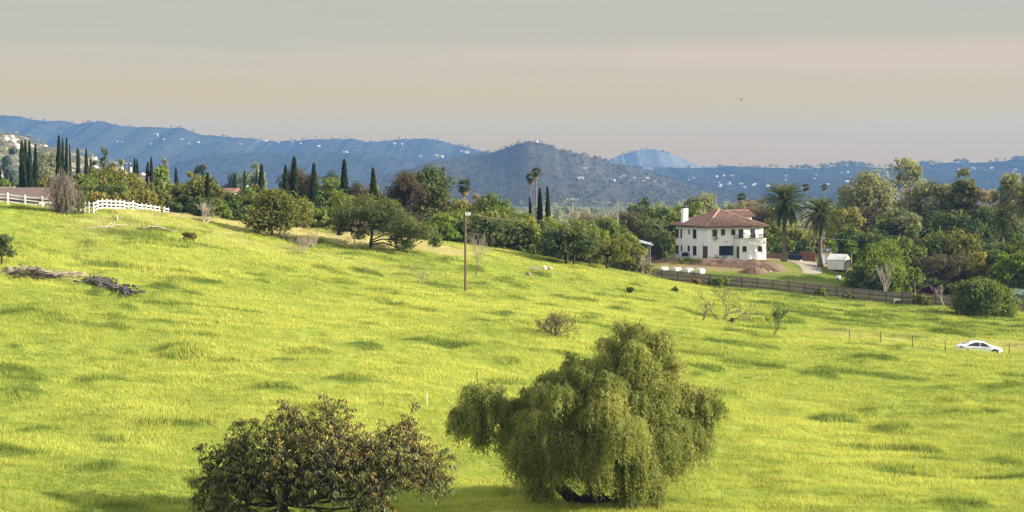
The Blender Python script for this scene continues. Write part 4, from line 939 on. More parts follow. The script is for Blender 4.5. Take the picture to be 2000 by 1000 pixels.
# things about the house
def chair(label, loc, rz, m, group=None):
    r_ = thing('patio_chair', label, 'chair', loc, rz, group); MB().box((0, 0, .45), (.5, .5, .05)).build('seat', m, r_)
    bk = MB(); [bk.box((x, .25, .72), (.04, .03, .5)) for x in (-.23, -.1, .03, .16, .23)]; bk.box((0, .25, .96), (.5, .04, .05)); bk.build('backrest', m, r_)
    for x in (-.22, .22):
        for y in (-.22, .22): MB().tube([(x, y, 0), (x, y, .43)], .025, 5).build('leg', m, r_)
        MB().box((x, -.02, .66), (.04, .5, .03)).tube([(x, -.23, .43), (x, -.23, .65)], .02, 4).build('armrest', m, r_)
    return r_
DM = plain('dark_metal', (.05, .052, .055), .5, .2)
def onwall(px, out): q = wallpos(1300 + px / 7.69, 505, 1, -HW - out); return h2w(q[0], -HW - out)
def grd(v, dz=0.): return (v[0], v[1], zg(v[0], v[1]) + dz)
tb = thing('patio_table', 'dark metal patio table between the chairs by the big window', 'table', grd(onwall(765, 1.8)), HY)
MB().box((0, 0, .72), (1.5, .9, .05)).build('tabletop', DM, tb)
for x in (-.65, .65):
    for y in (-.35, .35): MB().tube([(x, y, 0), (x, y, .7)], .03, 5).build('leg', DM, tb)
chair('dark patio chair at the left end of the patio table', grd(onwall(688, 1.8)), HY + 1.5, DM); chair('dark patio chair behind the patio table against the wall', grd(onwall(775, .8)), HY + .1, DM)
chair('dark patio chair at the right end of the patio table', grd(onwall(850, 1.9)), HY - 1.4, DM); chair('dark patio chair standing apart under the big window', grd(onwall(900, 1.2)), HY - .3, DM)
for k, (u_, lb) in enumerate(((1130, 'dark balcony chair behind the left railing section'), (1330, 'dark balcony chair in front of the right balcony door'), (1420, 'dark balcony chair near the right railing corner'))):
    q = wallpos(1300 + u_ / 7.69, 460, 1, -HW - 1.1); v_ = h2w(q[0], -HW - 1.1, az1 + .05); chair(lb, v_, HY + (.4, 2.8, -.9)[k], DM)
q = wallpos(1300 + 292 / 7.69, 500, 0, -HW - .9); v_ = h2w(-HW - .9, q[1]); g_ = thing('barbecue_grill', 'black barbecue grill against the left house wall', 'grill', grd(v_), HY + .2)
b = MB().box((0, 0, .62), (1.2, .55, .5)); b.build('firebox', IRON, g_); MB().box((0, 0, 1.0), (1.15, .5, .24), taper=.7).build('lid', IRON, g_); MB().box((.85, 0, .84), (.45, .5, .04)).build('side_shelf', DM, g_)
for x in (-.5, .5):
    for y in (-.2, .2): MB().tube([(x, y, 0), (x, y, .4)], .03, 5).build('leg', IRON, g_)
v_ = h2w(-HW - .7, wallpos(1300 + 160 / 7.69, 500, 0, -HW - .7)[1]); s_ = thing('play_slide', 'small blue plastic slide by the far left house wall', 'slide', grd(v_), HY + 2.9)
SB = plain('blue_plastic', (.02, .10, .38), .35, .1); SG = plain('pale_green_plastic', (.45, .62, .5), .4, .1)
MB().mesh([(-.9, -.22, .05), (-.9, .22, .05), (.1, .22, .95), (.1, -.22, .95), (-.9, -.22, .0), (-.9, .22, .0), (.1, .22, .88), (.1, -.22, .88)], [(0, 3, 2, 1), (4, 5, 6, 7), (0, 1, 5, 4), (1, 2, 6, 5), (2, 3, 7, 6), (3, 0, 4, 7)]).build('chute', SB, s_)
b = MB(); [b.tube([(.55, y, 0), (.15, y, .95)], .04, 5) for y in (-.2, .2)]; [b.box((.48 - .1 * k, 0, .2 + .24 * k), (.06, .4, .04)) for k in range(3)]; b.build('ladder', SG, s_)
# dirt berm, soil heap, white bulk bags
DIRT = plain('turned_soil', (.165, .106, .070), .95, .55, 1.6, .9, col2=(.085, .054, .036))
def heap(name, label, cat, c, L, W, H, rz, seed, mat, n=46, lump=.5):
    s = np.linspace(-1, 1, n); A, B = np.meshgrid(s, s); cc, ss = math.cos(rz), math.sin(rz); X = A * L / 2; Y = B * W / 2
    wx, wy = c[0] + X * cc - Y * ss, c[1] + X * ss + Y * cc; rr_ = np.sqrt(np.clip(A ** 2 + B ** 2 if L < W * 2.5 else np.maximum(np.abs(A) ** 6, B ** 2), 0, 1.2))
    z = H * np.clip(1 - rr_ ** 1.6, -.2, 1) * (1 - lump + 2 * lump * fbm(wx / (.28 * min(L, W)), wy / (.28 * min(L, W)), seed, 4)) + .10 * (vn(wx / .22, wy / .22, seed) - .5) * (rr_ < .95)
    g0 = hgt(wx, wy); i = np.arange(n * n).reshape(n, n); Fq = np.stack([i[:-1, :-1], i[:-1, 1:], i[1:, 1:], i[1:, :-1]], -1).reshape(-1, 4)
    me = np_mesh(name, np.stack([wx - c[0], wy - c[1], g0 + np.maximum(z, -.12) - c[2]], -1), Fq, mat, None, False); o_ = link(name, me, None, tuple(c)); return tag(o_, label, cat)
a_, c_ = hit(1385, 514, 246, 268), hit(1490, 518, 246, 268)
heap('dirt_berm', 'long low berm of turned brown soil in front of the house', 'dirt berm', (a_ + c_) / 2 + (0, -1.0, 0), 16, 4.4, .95, math.atan2(c_[1] - a_[1], c_[0] - a_[0]), 5, DIRT)
heap('dirt_berm', 'low reddish soil bank behind the white bulk bags', 'dirt berm', hit(1318, 511, 246, 272), 9, 2.2, .45, .05, 6, DIRT)
heap('dirt_pile', 'tall pile of brown soil clods at the right end of the berm', 'dirt pile', hit(1474, 532, 240, 268), 4.8, 3.0, 1.15, 0, 7, DIRT)
ROCK = plain('pale_rock', (.45, .42, .37), .9, .4, 3, .5)
def rock(label, c, s, seed, mat=None, name='rock', cat='rock', group=None):
    r = np.random.default_rng(seed); bpy_me = MB(); u = np.linspace(0, math.pi, 7); w_ = np.linspace(0, 2 * math.pi, 11)[:-1]; pts = []; n_ = len(w_)
    for a in u:
        for q in w_: k = .78 + .4 * vn(np.array([q * 1.3 + seed]), np.array([a * 1.7]), seed)[0]; pts.append((s[0] * k * math.sin(a) * math.cos(q), s[1] * k * math.sin(a) * math.sin(q), s[2] * (.55 + .95 * k * math.cos(a))))
    fs = [(i * n_ + j, i * n_ + (j + 1) % n_, (i + 1) * n_ + (j + 1) % n_, (i + 1) * n_ + j) for i in range(6) for j in range(n_)]
    bpy_me.mesh(pts, [f[::-1] for f in fs]); return tag(bpy_me.build(name, mat or ROCK, None, False, tuple(c)), label, cat, group)
rock('pale rubble stones at the right end of the soil berm', hit(1507, 517, 246, 268), (1.1, .6, .25), 3); rock('pale stone lying on the soil berm below the left door', hit(1392, 516, 246, 268), (.35, .3, .3), 4)
rock('small pale stone right of the soil pile', hit(1504, 531, 240, 266), (.25, .2, .2), 5)
BAG, t, o = newmat('woven_white_sack'); tc = t.add('ShaderNodeTexCoord').outputs['Object']
c2_ = t.ramp(t.noise(2.4, 4, tc), [(.42, (.66, .65, .62)), (.6, (.40, .40, .39))]); b_ = t.add('ShaderNodeBsdfPrincipled', Roughness=.8); t.link(c2_, b_.inputs['Base Color']); t.link(b_.outputs[0], o.inputs[0])
bag_l = ['leftmost white bulk bag, half hidden by the fence end', 'second white bulk bag from the left behind the fence', 'middle one of the five white bulk bags', 'fourth white bulk bag from the left behind the fence', 'rightmost white bulk bag, next to the soil berm']
bag0 = None
for k, px in enumerate((1271.5, 1297.5, 1322.7, 1345, 1367.8)):
    c = G(px, 251.5 - k * .35, .05)
    if bag0 is None:
        n_ = 9; V = []; s = np.linspace(-1, 1, n_)
        bm_ = MB()
        for ax_ in range(3):
            for sg in (-1, 1):
                g2 = [];
                for u_ in s:
                    for w_ in s:
                        q = np.zeros(3); q[ax_] = sg; q[(ax_ + 1) % 3] = u_; q[(ax_ + 2) % 3] = w_
                        m_ = np.max(np.abs(q)); q2 = q * (1 - .10 * (np.sum(q ** 2) - 1) / 2); bul = 1 + .07 * (1 - q[2] ** 2) + .05 * (vn(np.array([q[0] * 2 + q[2] * 2.3 + 5]), np.array([q[1] * 2 + q[2] * 1.7]), 8)[0] - .5)
                        g2.append((q2[0] * .57 * bul, q2[1] * .57 * bul, (q2[2] + 1) * .5 * 1.02))
                fs = [(i * n_ + j, i * n_ + j + 1, (i + 1) * n_ + j + 1, (i + 1) * n_ + j) for i in range(n_ - 1) for j in range(n_ - 1)]
                bm_.mesh(g2, fs if sg > 0 else [f[::-1] for f in fs])
        bag0 = thing('bulk_bag', bag_l[0], 'bulk bag', c, .1, 'white bulk bags along the wooden fence'); bm_.build('sack', BAG, bag0, True)
        lp = MB(); [lp.tube([(x * .45, y * .3, 1.0), (x * .42, y * .1, 1.16), (x * .45, -y * .1, 1.02)], .025, 4) for x in (-1, 1) for y in (-1, 1)]; lp.build('lifting_loop', BAG, bag0)
    else: dup(bag0, c, .1 + k * .13, 1, bag_l[k])
# driveway sheet
poly = [hit(a, b, 244, 300) for a, b in [(1541, 510.5), (1565, 510.5), (1589, 511), (1597, 518), (1604, 527), (1605, 535), (1588, 536), (1568, 534), (1566, 526), (1560, 519), (1550, 514)]]
b = MB(); cen = np.mean(poly, 0); pv_ = []
for k in range(len(poly)):
    for f in np.linspace(0, 1, 5)[:-1]: pv_.append(poly[k] * (1 - f) + poly[(k + 1) % len(poly)] * f)
rings = [[cen + (q - cen) * f for q in pv_] for f in (1, .75, .5, .25, .05)]; n_ = len(pv_)
for r_ in rings:
    for q in r_: b.v.append((q[0], q[1], zg(q[0], q[1]) + .05))
for i in range(4):
    for j in range(n_): b.f.append((i * n_ + j, (i + 1) * n_ + j, (i + 1) * n_ + (j + 1) % n_, i * n_ + (j + 1) % n_)); b.m.append(0)
tag(b.build('driveway', plain('packed_gravel', (.27, .235, .19), .95, .3, 1.5, .5)), 'pale gravel driveway between the two date palms', 'driveway', None, 'structure')
# fences in the yard, bins, shed, canopy, carport
RED = plain('red_fence_wood', (.20, .085, .075), .85, .35, 2.5); BRN = plain('brown_fence_wood', (.13, .085, .065), .85, .35, 2.5)
def board_fence(name, label, A, B, h, mat, bay=2.4, rails=True, bw=.145, post=None, gap=.012):
    A, B = np.array(A, float), np.array(B, float); L = np.linalg.norm((B - A)[:2]); d = (B - A)[:2] / L; rz_ = math.atan2(d[1], d[0]); nb = max(1, int(round(L / bay)))
    root = thing(name, label, 'fence', (A[0], A[1], zb(*A[:2])), 0); r = np.random.default_rng(int(abs(A[0] * 10))); o0 = np.array([A[0], A[1], zb(*A[:2])])
    for k in range(nb + 1):
        p = A[:2] + d * L * k / nb; z = zb(*p); MB().box((p[0] - o0[0], p[1] - o0[1] - .03, z + h / 2 - .1 - o0[2]), (.11, .11, h + .16), rz_).build('post', post or mat, root)
        if k == nb: break
        m = MB(); q = A[:2] + d * L * (k + 1) / nb; zq = zb(*q); n_ = int(L / nb / bw)
        for j in range(n_):
            f = (j + .5) / n_; c = p + (q - p) * f; zc = zb(*c); hh_ = h + r.normal(0, .018); m.box((c[0] - o0[0], c[1] - o0[1] + .03, zc + hh_ / 2 - .03 - o0[2]), (L / nb / n_ - gap, .022, hh_), rz_)
        m.build('board_panel', mat, root)
        if rails:
            m = MB()
            for f in (.12, .55, .97): m.tube([(p[0] - o0[0], p[1] - o0[1] - .012, z + h * f - o0[2]), (q[0] - o0[0], q[1] - o0[1] - .012, zq + h * f - o0[2])], .042, 4)
            m.build('rail', post or mat, root)
    return root
def GP(px, Y): q = G(px, Y); return (q[0], q[1], q[2])
board_fence('yard_fence', 'reddish wooden fence behind the blue bins', GP(1563, 277), GP(1592, 276), 1.75, RED, 1.3)
board_fence('yard_fence', 'low brown wooden fence behind the left date palm trunk', GP(1497, 279), GP(1543, 279), 1.0, BRN, 1.8)
def bin_(label, loc, rz, m, s=1.):
    r_ = thing('wheelie_bin', label, 'bin', loc, rz); MB().box((0, 0, .55 * s), (.56 * s, .66 * s, .9 * s), taper=1.15).build('body', m, r_); MB().box((0, -.02, 1.04 * s), (.68 * s, .8 * s, .08 * s)).build('lid', m, r_)
    for x in (-.26, .26): MB().tube([(x * s - .03, .33 * s, .12 * s), (x * s + .03, .33 * s, .12 * s)], .12 * s, 10).build('wheel', IRON, r_)
NAVY = plain('navy_plastic', (.012, .022, .085), .45, .2); BLK = plain('black_plastic', (.015, .016, .018), .5, .2)
for px, Y, m, lb in ((1543, 271, BLK, 'black bin beside the left date palm trunk'), (1549, 270.5, NAVY, 'navy blue bin second from the left palm trunk'), (1556, 270.3, NAVY, 'navy blue bin in the middle of the bin row'), (1563, 270.6, BLK, 'black bin next to the reddish fence')): bin_(lb, G(px, Y), .1 + .2 * math.sin(px), m, 1.0)
rock('white plastic sack lying at the foot of the black bin by the reddish fence', G(1564, 268.5), (.3, .2, .16), 9, TRIM, 'sack', 'sack'); 
CREAM = plain('cream_siding', (.62, .56, .42), .8, .15); DKR = plain('dark_shingle', (.05, .048, .05), .9, .4, 4)
sh = thing('garden_shed', 'small cream shed with a dark roof beside the white canopy', 'shed', G(1612, 271), -.25)
MB().box((0, 0, 1.0), (2.0, 2.2, 2.2)).build('wall', CREAM, sh); MB().mesh([(-1.2, -1.3, 2.08), (1.2, -1.3, 2.08), (1.2, 1.3, 2.6), (-1.2, 1.3, 2.6), (-1.2, -1.3, 2.2), (1.2, -1.3, 2.2), (1.2, 1.3, 2.72), (-1.2, 1.3, 2.72)], [(0, 3, 2, 1), (4, 5, 6, 7), (0, 1, 5, 4), (1, 2, 6, 5), (2, 3, 7, 6), (3, 0, 4, 7)]).build('roof', DKR, sh)
MB().box((.3, -1.12, .95), (.8, .05, 1.8)).build('door', TRIM, sh)
for x in (-.75, .35): MB().tube([(x, -.4, 2.25), (x, -.4, 2.55)], .14, 8).build('roof_vent', TRIM, sh)
lb_ = thing('board', 'pale board leaning beside the right date palm trunk', 'board', G(1611, 266.5), -.1); MB().mesh([(-.7, -.3, 0), (.0, -.3, 0), (.0, .25, 1.75), (-.7, .25, 1.75), (-.7, -.26, 0), (.0, -.26, 0), (.0, .29, 1.75), (-.7, .29, 1.75)], [(0, 1, 2, 3), (7, 6, 5, 4), (0, 4, 5, 1), (1, 5, 6, 2), (2, 6, 7, 3), (3, 7, 4, 0)]).build('panel', TRIM, lb_)
WT = plain('white_tarp', (.66, .66, .65), .55, .08, 1.2, .25); al = math.radians(32)
cnp = thing('canopy_tent', 'white gabled canopy shelter beside the garden shed', 'canopy', G(1648, 257.5), math.pi - al); L_, W_, h1, h2 = 3.0, 3.3, 2.35, 3.3   # local x runs along the long side, y back
u0 = .62
def fold(p, q, z0, z1, n=26, amp=.05):
    m = MB(); p, q = Vector(p), Vector(q); nn = Vector((-(q - p)[1], (q - p)[0], 0)).normalized()
    for i in range(n + 1):
        c = p.lerp(q, i / n); off = amp * math.sin(i * 1.9) * math.sin(i * .53 + 1)
        m.v += [tuple(c + nn * off + Vector((0, 0, z0))), tuple(c + nn * off * .2 + Vector((0, 0, z1)))]
    m.f += [(2 * i, 2 * i + 2, 2 * i + 3, 2 * i + 1) for i in range(n)]; m.m += [0] * n; return m
# local frame: x from near corner towards the left/back, y negative goes right/back
fold((0, 0, 0), (L_, 0, 0), u0, h1 + .02).build('side_sheet', WT, cnp); fold((L_, -W_, 0), (0, -W_, 0), u0, h1 + .02).build('side_sheet', WT, cnp); fold((L_, 0, 0), (L_, -W_, 0), u0, h1).build('end_sheet', WT, cnp)
o_ = .12; th_ = .03
MB().mesh([(-o_, o_, h1), (L_ + o_, o_, h1), (L_ + o_, -W_ / 2, h2), (-o_, -W_ / 2, h2), (L_ + o_, -W_ - o_, h1), (-o_, -W_ - o_, h1)] + [(-o_, o_, h1 - th_), (L_ + o_, o_, h1 - th_), (L_ + o_, -W_ / 2, h2 - th_), (-o_, -W_ / 2, h2 - th_), (L_ + o_, -W_ - o_, h1 - th_), (-o_, -W_ - o_, h1 - th_)],
  [(0, 3, 2, 1), (3, 5, 4, 2), (6, 7, 8, 9), (9, 8, 10, 11), (0, 1, 7, 6), (5, 11, 10, 4)]).build('roof_sheet', WT, cnp)
MB().mesh([(0, 0, h1), (0, -W_, h1), (0, -W_ / 2, h2 - .08)], [(0, 1, 2)]).mesh([(0, -.05, h1 - .5), (0, -1.2, h1 - .15), (0, -1.2, h1), (0, 0, h1)], [(0, 1, 2, 3)]).build('gable_sheet', CREAM, cnp)
for x in (.03, L_ / 2, L_ - .03):
    for y in (-.04, -W_ + .04): MB().tube([(x, y, 0), (x, y, h1)], .035, 6).build('pole', DM, cnp)
MB().box((L_ / 2, -W_ / 2, .5), (L_ - .2, W_ - .2, .1)).box((1.2, -1.6, 1.1), (1.2, 1.2, 1.1)).build('platform', BRN, cnp)
wt = thing('water_tank', 'small white plastic tank on the lawn below the canopy', 'tank', G(1637.5, 251.5), .2); MB().box((0, 0, .32), (.85, .6, .5), taper=.9).build('body', TRIM, wt, True); MB().tube([(-.2, 0, .5), (-.2, 0, .72)], .16, 8).box((.2, 0, .62), (.3, .3, .18)).build('cap', TRIM, wt)
cp_ = thing('carport', 'narrow white carport roof on posts at the fence end', 'carport', G(1266, 262), 0.); CPW = plain('carport_white', (.62, .68, .74), .5, .1)
za, zc_ = P(1254, 471.5, 262)[2] - cp_.location.z, P(1276, 478, 262)[2] - cp_.location.z
MB().mesh([(-1.4, -.2, za), (.9, -.2, zc_), (.9, 4, zc_ + .2), (-1.4, 4, za + .2), (-1.4, -.2, za - .2), (.9, -.2, zc_ - .2), (.9, 4, zc_), (-1.4, 4, za)], [(0, 1, 2, 3), (7, 6, 5, 4), (0, 4, 5, 1), (1, 5, 6, 2), (2, 6, 7, 3), (3, 7, 4, 0)]).build('roof', CPW, cp_)
for x, y in ((.35, 0), (.05, 1.6), (-1.2, 0), (.35, 3.5)): MB().box((x, y, (zc_ - .2) / 2), (.12, .12, zc_ - .15)).build('post', TRIM, cp_)
MB().box((.4, .02, .12), (.4, .4, .24)).build('footing', TRIM, cp_)
heap('tarp_heap', 'dark tarp covered heap under the arching palm by the carport', 'tarp heap', hit(1283, 506, 246, 275), 1.5, 1.2, 1.0, 0, 21, NAVY, 18, .15)
gs = thing('garden_shed', 'green roofed shed with white eaves at the right edge', 'shed', G(1993, 238), .35); MB().box((0, 0, 1.1), (2.2, 2.2, 2.2)).build('wall', plain('green_siding', (.18, .26, .14), .8, .2), gs)
MB().mesh([(-1.4, -1.4, 2.2), (1.4, -1.4, 2.2), (1.4, 1.4, 2.2), (-1.4, 1.4, 2.2), (0, -1.4, 2.95), (0, 1.4, 2.95)], [(0, 4, 5, 3), (4, 1, 2, 5), (0, 1, 4), (3, 5, 2), (0, 3, 2, 1)]).build('roof', plain('green_roof', (.22, .30, .16), .8, .3), gs)
e_ = MB(); [e_.tube([(-1.45, y, 2.2), (0, y, 2.98), (1.45, y, 2.2)], .07, 4) for y in (-1.45,)]; e_.box((0, -1.45, 2.13), (2.9, .06, .14)); e_.build('eave_trim', TRIM, gs)
# long weathered fence along the meadow
WEA = plain('weathered_fence', (.25, .21, .17), .95, .4, 1.8, .2); WEP = plain('weathered_post', (.12, .085, .075), .95, .4, 3)
fpts = [(1262, 246.5), (1275, 245.8), (1400, 241), (1600, 238.6), (1780, 235.6), (1990, 232), (2120, 231)]
fx = [G(a, y)[0] for a, y in fpts]; fy = [y for a, y in fpts]
root = thing('wooden_fence', 'long weathered board fence between the meadow and the house yard', 'fence', (fx[0], fy[0], zb(fx[0], fy[0]))); o0 = np.array(root.location)
tx = np.linspace(fx[0], fx[-1], int((fx[-1] - fx[0]) / 2.45) + 1); r = np.random.default_rng(4)
fyq = lambda x: float(np.interp(x, fx, fy))
for k, x in enumerate(tx):
    y = fyq(x); z = zb(x, y); h = 1.78
    MB().box((x - o0[0], y - .07 - o0[1], z + h / 2 - o0[2]), (.11, .10, h + .1)).build('post', WEP, root)
    if k == len(tx) - 1: break
    x2 = tx[k + 1]; m = MB(); n_ = 16; dz = r.normal(0, .03)
    for j in range(n_):
        f = (j + .5) / n_; xx = x + (x2 - x) * f; yy = fyq(xx); zc = zb(xx, yy); hh_ = h + dz + r.normal(0, .02); m.box((xx - o0[0], yy - o0[1], zc + hh_ / 2 - .1 - o0[2]), ((x2 - x) / n_ - .014, .022, hh_), math.atan2(fyq(x2) - y, x2 - x) + r.normal(0, .01))
    m.build('board_panel', WEA, root); m = MB(); y2 = fyq(x2); z2 = zb(x2, y2)
    for f in (.2, .58, .97): m.tube([(x - o0[0], y - .045 - o0[1], z + h * f - o0[2]), (x2 - o0[0], y2 - .045 - o0[1], z2 + h * f - o0[2])], .05, 4)
    m.build('rail', WEP, root)
tag(MB().box((0, 0, .3), (1.0, .5, .6)).box((0, -.02, .64), (1.06, .56, .08)).build('storage_box', TRIM, None, False, tuple(G(1752, 234.7))), 'white box standing against the weathered fence', 'box')
# ================================================================== meadow things
WHT = plain('white_vinyl', (.78, .78, .76), .45, .06)
# white three rail fence over the crest
root = thing('rail_fence', 'white three rail fence running over the crest of the meadow', 'fence', G(50, 173)); o0 = np.array(root.location)
fp = [G(px, 172.6) for px in np.arange(-86, 118, 33.8)] + []
for px in np.arange(148.5, 340, 8.6): fp.append(G(px, float(np.interp(px, [183, 255, 290, 320, 337], [172.3, 190, 200, 208, 214]))))
for k in range(len(fp)):
    p = fp[k]; z = zg(p[0], p[1]); fp[k] = np.array([p[0], p[1], z])
    c = fp[k] - o0; MB().box((c[0], c[1], c[2] + .58), (.15 if k < 7 else .11, .15 if k < 7 else .11, 1.36)).mesh([(c[0] - .09, c[1] - .09, c[2] + 1.26), (c[0] + .09, c[1] - .09, c[2] + 1.26), (c[0] + .09, c[1] + .09, c[2] + 1.26), (c[0] - .09, c[1] + .09, c[2] + 1.26), (c[0], c[1], c[2] + 1.36)], [(0, 1, 4), (1, 2, 4), (2, 3, 4), (3, 0, 4), (3, 2, 1, 0)]).build('post', WHT, root)
    if k:
        a, b = fp[k - 1] - o0, fp[k] - o0; d = (b - a); rz_ = math.atan2(d[1], d[0]); m = MB(); nrm = np.array([-d[1], d[0], 0]) / np.hypot(d[0], d[1]) * .02
        for hz in (.30, .70, 1.10): m.mesh([a - nrm + (0, 0, hz - .062), b - nrm + (0, 0, hz - .062), b - nrm + (0, 0, hz + .062), a - nrm + (0, 0, hz + .062), a + nrm + (0, 0, hz - .062), b + nrm + (0, 0, hz - .062), b + nrm + (0, 0, hz + .062), a + nrm + (0, 0, hz + .062)], [(0, 1, 2, 3), (7, 6, 5, 4), (3, 2, 6, 7), (0, 4, 5, 1)])
        m.build('rail', WHT, root)
# low brown roofed building behind it
BR = thing('barn', 'low building with a brown shingle roof behind the white fence', 'building', (P(30, 380, 197)[0], 197, zb(P(30, 380, 197)[0], 197)))
bz = BR.location.z; za, zr = P(30, 388, 194)[2] - bz, P(30, 366, 200)[2] - bz; xa, xb = P(-60, 380, 197)[0] - BR.location.x, P(98, 380, 197)[0] - BR.location.x
SHI = plain('brown_shingle', (.135, .098, .085), .95, .35, 5, .6)
MB().mesh([(xa, -3.4, za), (xb, -3.4, za), (xb, 3.2, zr), (xa, 3.2, zr), (xb, 9.8, za), (xa, 9.8, za), (xa, -3.4, za - .2), (xb, -3.4, za - .2), (xb, 9.8, za - .2), (xa, 9.8, za - .2)], [(0, 1, 2, 3), (3, 2, 4, 5), (6, 9, 8, 7), (0, 6, 7, 1), (5, 4, 8, 9), (1, 7, 8, 4, 2), (0, 3, 5, 9, 6)]).build('roof', SHI, BR)
MB().box(((xa + xb) / 2, 3.2, (za - .2) / 2 - .5), (xb - xa - 1.2, 12, za - .2 + 1)).build('wall', plain('tan_wall', (.4, .34, .27), .85, .2), BR)
MB().box((xa + 2.2, 4.6, zr - .08), (4.6, .3, .3)).build('ridge_vent', TRIM, BR)
# small tile roofed house among the trees
hs = thing('small_house', 'small house with a red tiled roof half hidden behind the treeline', 'house', G(440, 300), -.25); sz = P(440, 376, 300)[2] - hs.location.z; st = P(440, 368, 300)[2] - hs.location.z
MB().box((0, 0, (sz - 1) / 2), (5, 6, sz + 1)).build('wall', plain('pale_stucco', (.5, .42, .34), .85, .15), hs)
MB().mesh([(-3, -3.4, sz), (3, -3.4, sz), (3, 3.4, sz), (-3, 3.4, sz), (-3, 0, st + .1), (3, 0, st + .1)], [(0, 1, 5, 4), (3, 4, 5, 2), (0, 4, 3), (1, 2, 5), (0, 3, 2, 1)]).build('roof', plain('red_tile', (.20, .10, .08), .85, .35, 3), hs)
dm = thing('dome_tower', 'small white domed turret showing above the treetops', 'turret', G(484, 330)); dz_ = P(484, 372, 330)[2] - dm.location.z; dt = P(484, 361, 330)[2] - dm.location.z
MB().box((0, 0, dz_ / 2), (1.0, 1.0, dz_)).build('shaft', STUC, dm); MB().tube([(0, 0, dz_ - .05), (0, 0, dz_ + .4 * (dt - dz_)), (0, 0, dz_ + .75 * (dt - dz_)), (0, 0, dt)], [.62, .58, .38, .04], 12).build('dome', STUC, dm, True)
# utility poles and lines
WOOD = plain('pole_wood', (.13, .085, .06), .9, .4, 3, .3); WOODG = plain('pole_wood_grey', (.30, .26, .21), .9, .3, 3); INS = plain('insulator', (.72, .71, .68), .4, .1)
pole_tops = {}
def upole(key, label, px, Y, top, r=.14, arm=0., armz=.35, mat=None, trans=False, arms=1, cap=False):
    g = G(px, Y); H = P(px, top, Y)[2] - g[2]; ro = thing('utility_pole', label, 'utility pole', g); m = mat or WOOD
    MB().tube([(0, 0, -.5), (0, 0, H * .5), (0, 0, H)], [r, r * .93, r * .82], 10).build('pole', m, ro)
    for k in range(arms if arm else 0):
        z = H - armz - k * .8; MB().box((0, -r - .04, z), (arm, .1, .13)).build('crossarm', INS if cap else m, ro)
        for x in np.linspace(-arm / 2 + .08, arm / 2 - .08, 2 if arm < 1 else 4): MB().tube([(x, -r - .04, z + .05), (x, -r - .04, z + .22), (x, -r - .04, z + .32)], [.04, .075, .05], 8).build('insulator', INS, ro)
    if trans: MB().tube([(r + .3, 0, H - 1.9), (r + .3, 0, H - .9)], .24, 10).build('transformer', INS, ro)
    pole_tops[key] = g + np.array([0, -.1, H]); return ro
ro = upole('a', 'weathered brown wooden utility pole standing in the meadow', 909, 162, 414, .13)
H = pole_tops['a'][2] - ro.location.z
MB().box((.28, -.18, H - .30), (.52, .12, .16)).build('bracket', INS, ro)
for x in (.04, .32, .5): MB().tube([(x, -.18, H - .22), (x, -.18, H - .04)], .06, 8).build('insulator', INS, ro)
upole('b', 'pale power pole with a cross arm behind the hedge', 1118, 300, 386, .16, 2.2, .5, WOODG)
upole('c', 'plain pale power pole between the trees left of the house', 1206, 272, 393, .12, 0, .3, WOODG)
upole('d', 'small power pole with a long cross arm and transformer by the cypresses', 253, 330, 319, .13, 2.6, .25, WOOD, True)
upole('e', 'short brown wooden post behind the junipers', 291, 232, 345, .14, 0, .3, WOOD)
def wire(label, a, b, sag, r=.018, name='power_line', mat=None):
    a, b = np.array(a, float), np.array(b, float); s = np.linspace(0, 1, 25)[:, None]; p = a + (b - a) * s; p[:, 2] -= sag * 4 * (s * (1 - s))[:, 0]
    tag(MB().tube(p - a, r, 4).build(name, mat or plain('cable', (.16, .16, .15), .6, .1), None, False, tuple(a)), label, 'power line')
CAB = plain('pale_cable', (.30, .28, .22), .6, .1)
wire('pale sagging cable from the plain power pole to the white house', pole_tops['c'] - (0, 0, .4), h2w(-HE, -HE * -.9, ZE + .2), 1.6, .02, 'power_line', CAB)
wire('pale cable sloping down left from the plain power pole', pole_tops['c'] - (0, 0, .4), P(1158, 434, 258), .6, .018, 'power_line', CAB)
wire('thin power line from the meadow pole to the cross arm pole', pole_tops['a'] + (.5, 0, -.2), pole_tops['b'] - (0, 0, 3.0), 1.2, .016)
wire('thin power line from the meadow pole to the short brown post', pole_tops['a'] + (0, 0, -.2), pole_tops['e'], 1.4, .016)
wire('thin pale cable hanging in front of the wood behind the canopy', P(1600, 465, 285), P(1770, 470, 285), .25, .022, 'power_line', plain('cable_grey', (.4, .44, .46), .5, .1))
# wire fence beside the track
POST = plain('steel_post', (.05, .05, .04), .7, .3)
wf = thing('wire_fence', 'thin wire fence on dark posts beside the parked car', 'fence', G(1659, 156)); o0 = np.array(wf.location); q = []
for px, y0, y1 in ((1659, 647, 664), (1720, 651, 668), (1782, 659.5, 676), (1846, 665, 685), (1909, 670, 690), (1971, 675, 690), (2034, 680, 695)):
    g = hit(px, y1 + 1, 146, 166) if px not in (1909,) else G(1909, 155.6); h_ = 1.15; q.append(g - o0); MB().tube([(0, 0, -.2), (0, 0, h_)], .045, 5).build('post', POST, wf, False, tuple(g - o0))
m = MB()
for hz in (.35, .7, 1.05): m.tube([p + (0, 0, hz) for p in q], .008, 4)
m.build('wire', POST, wf)
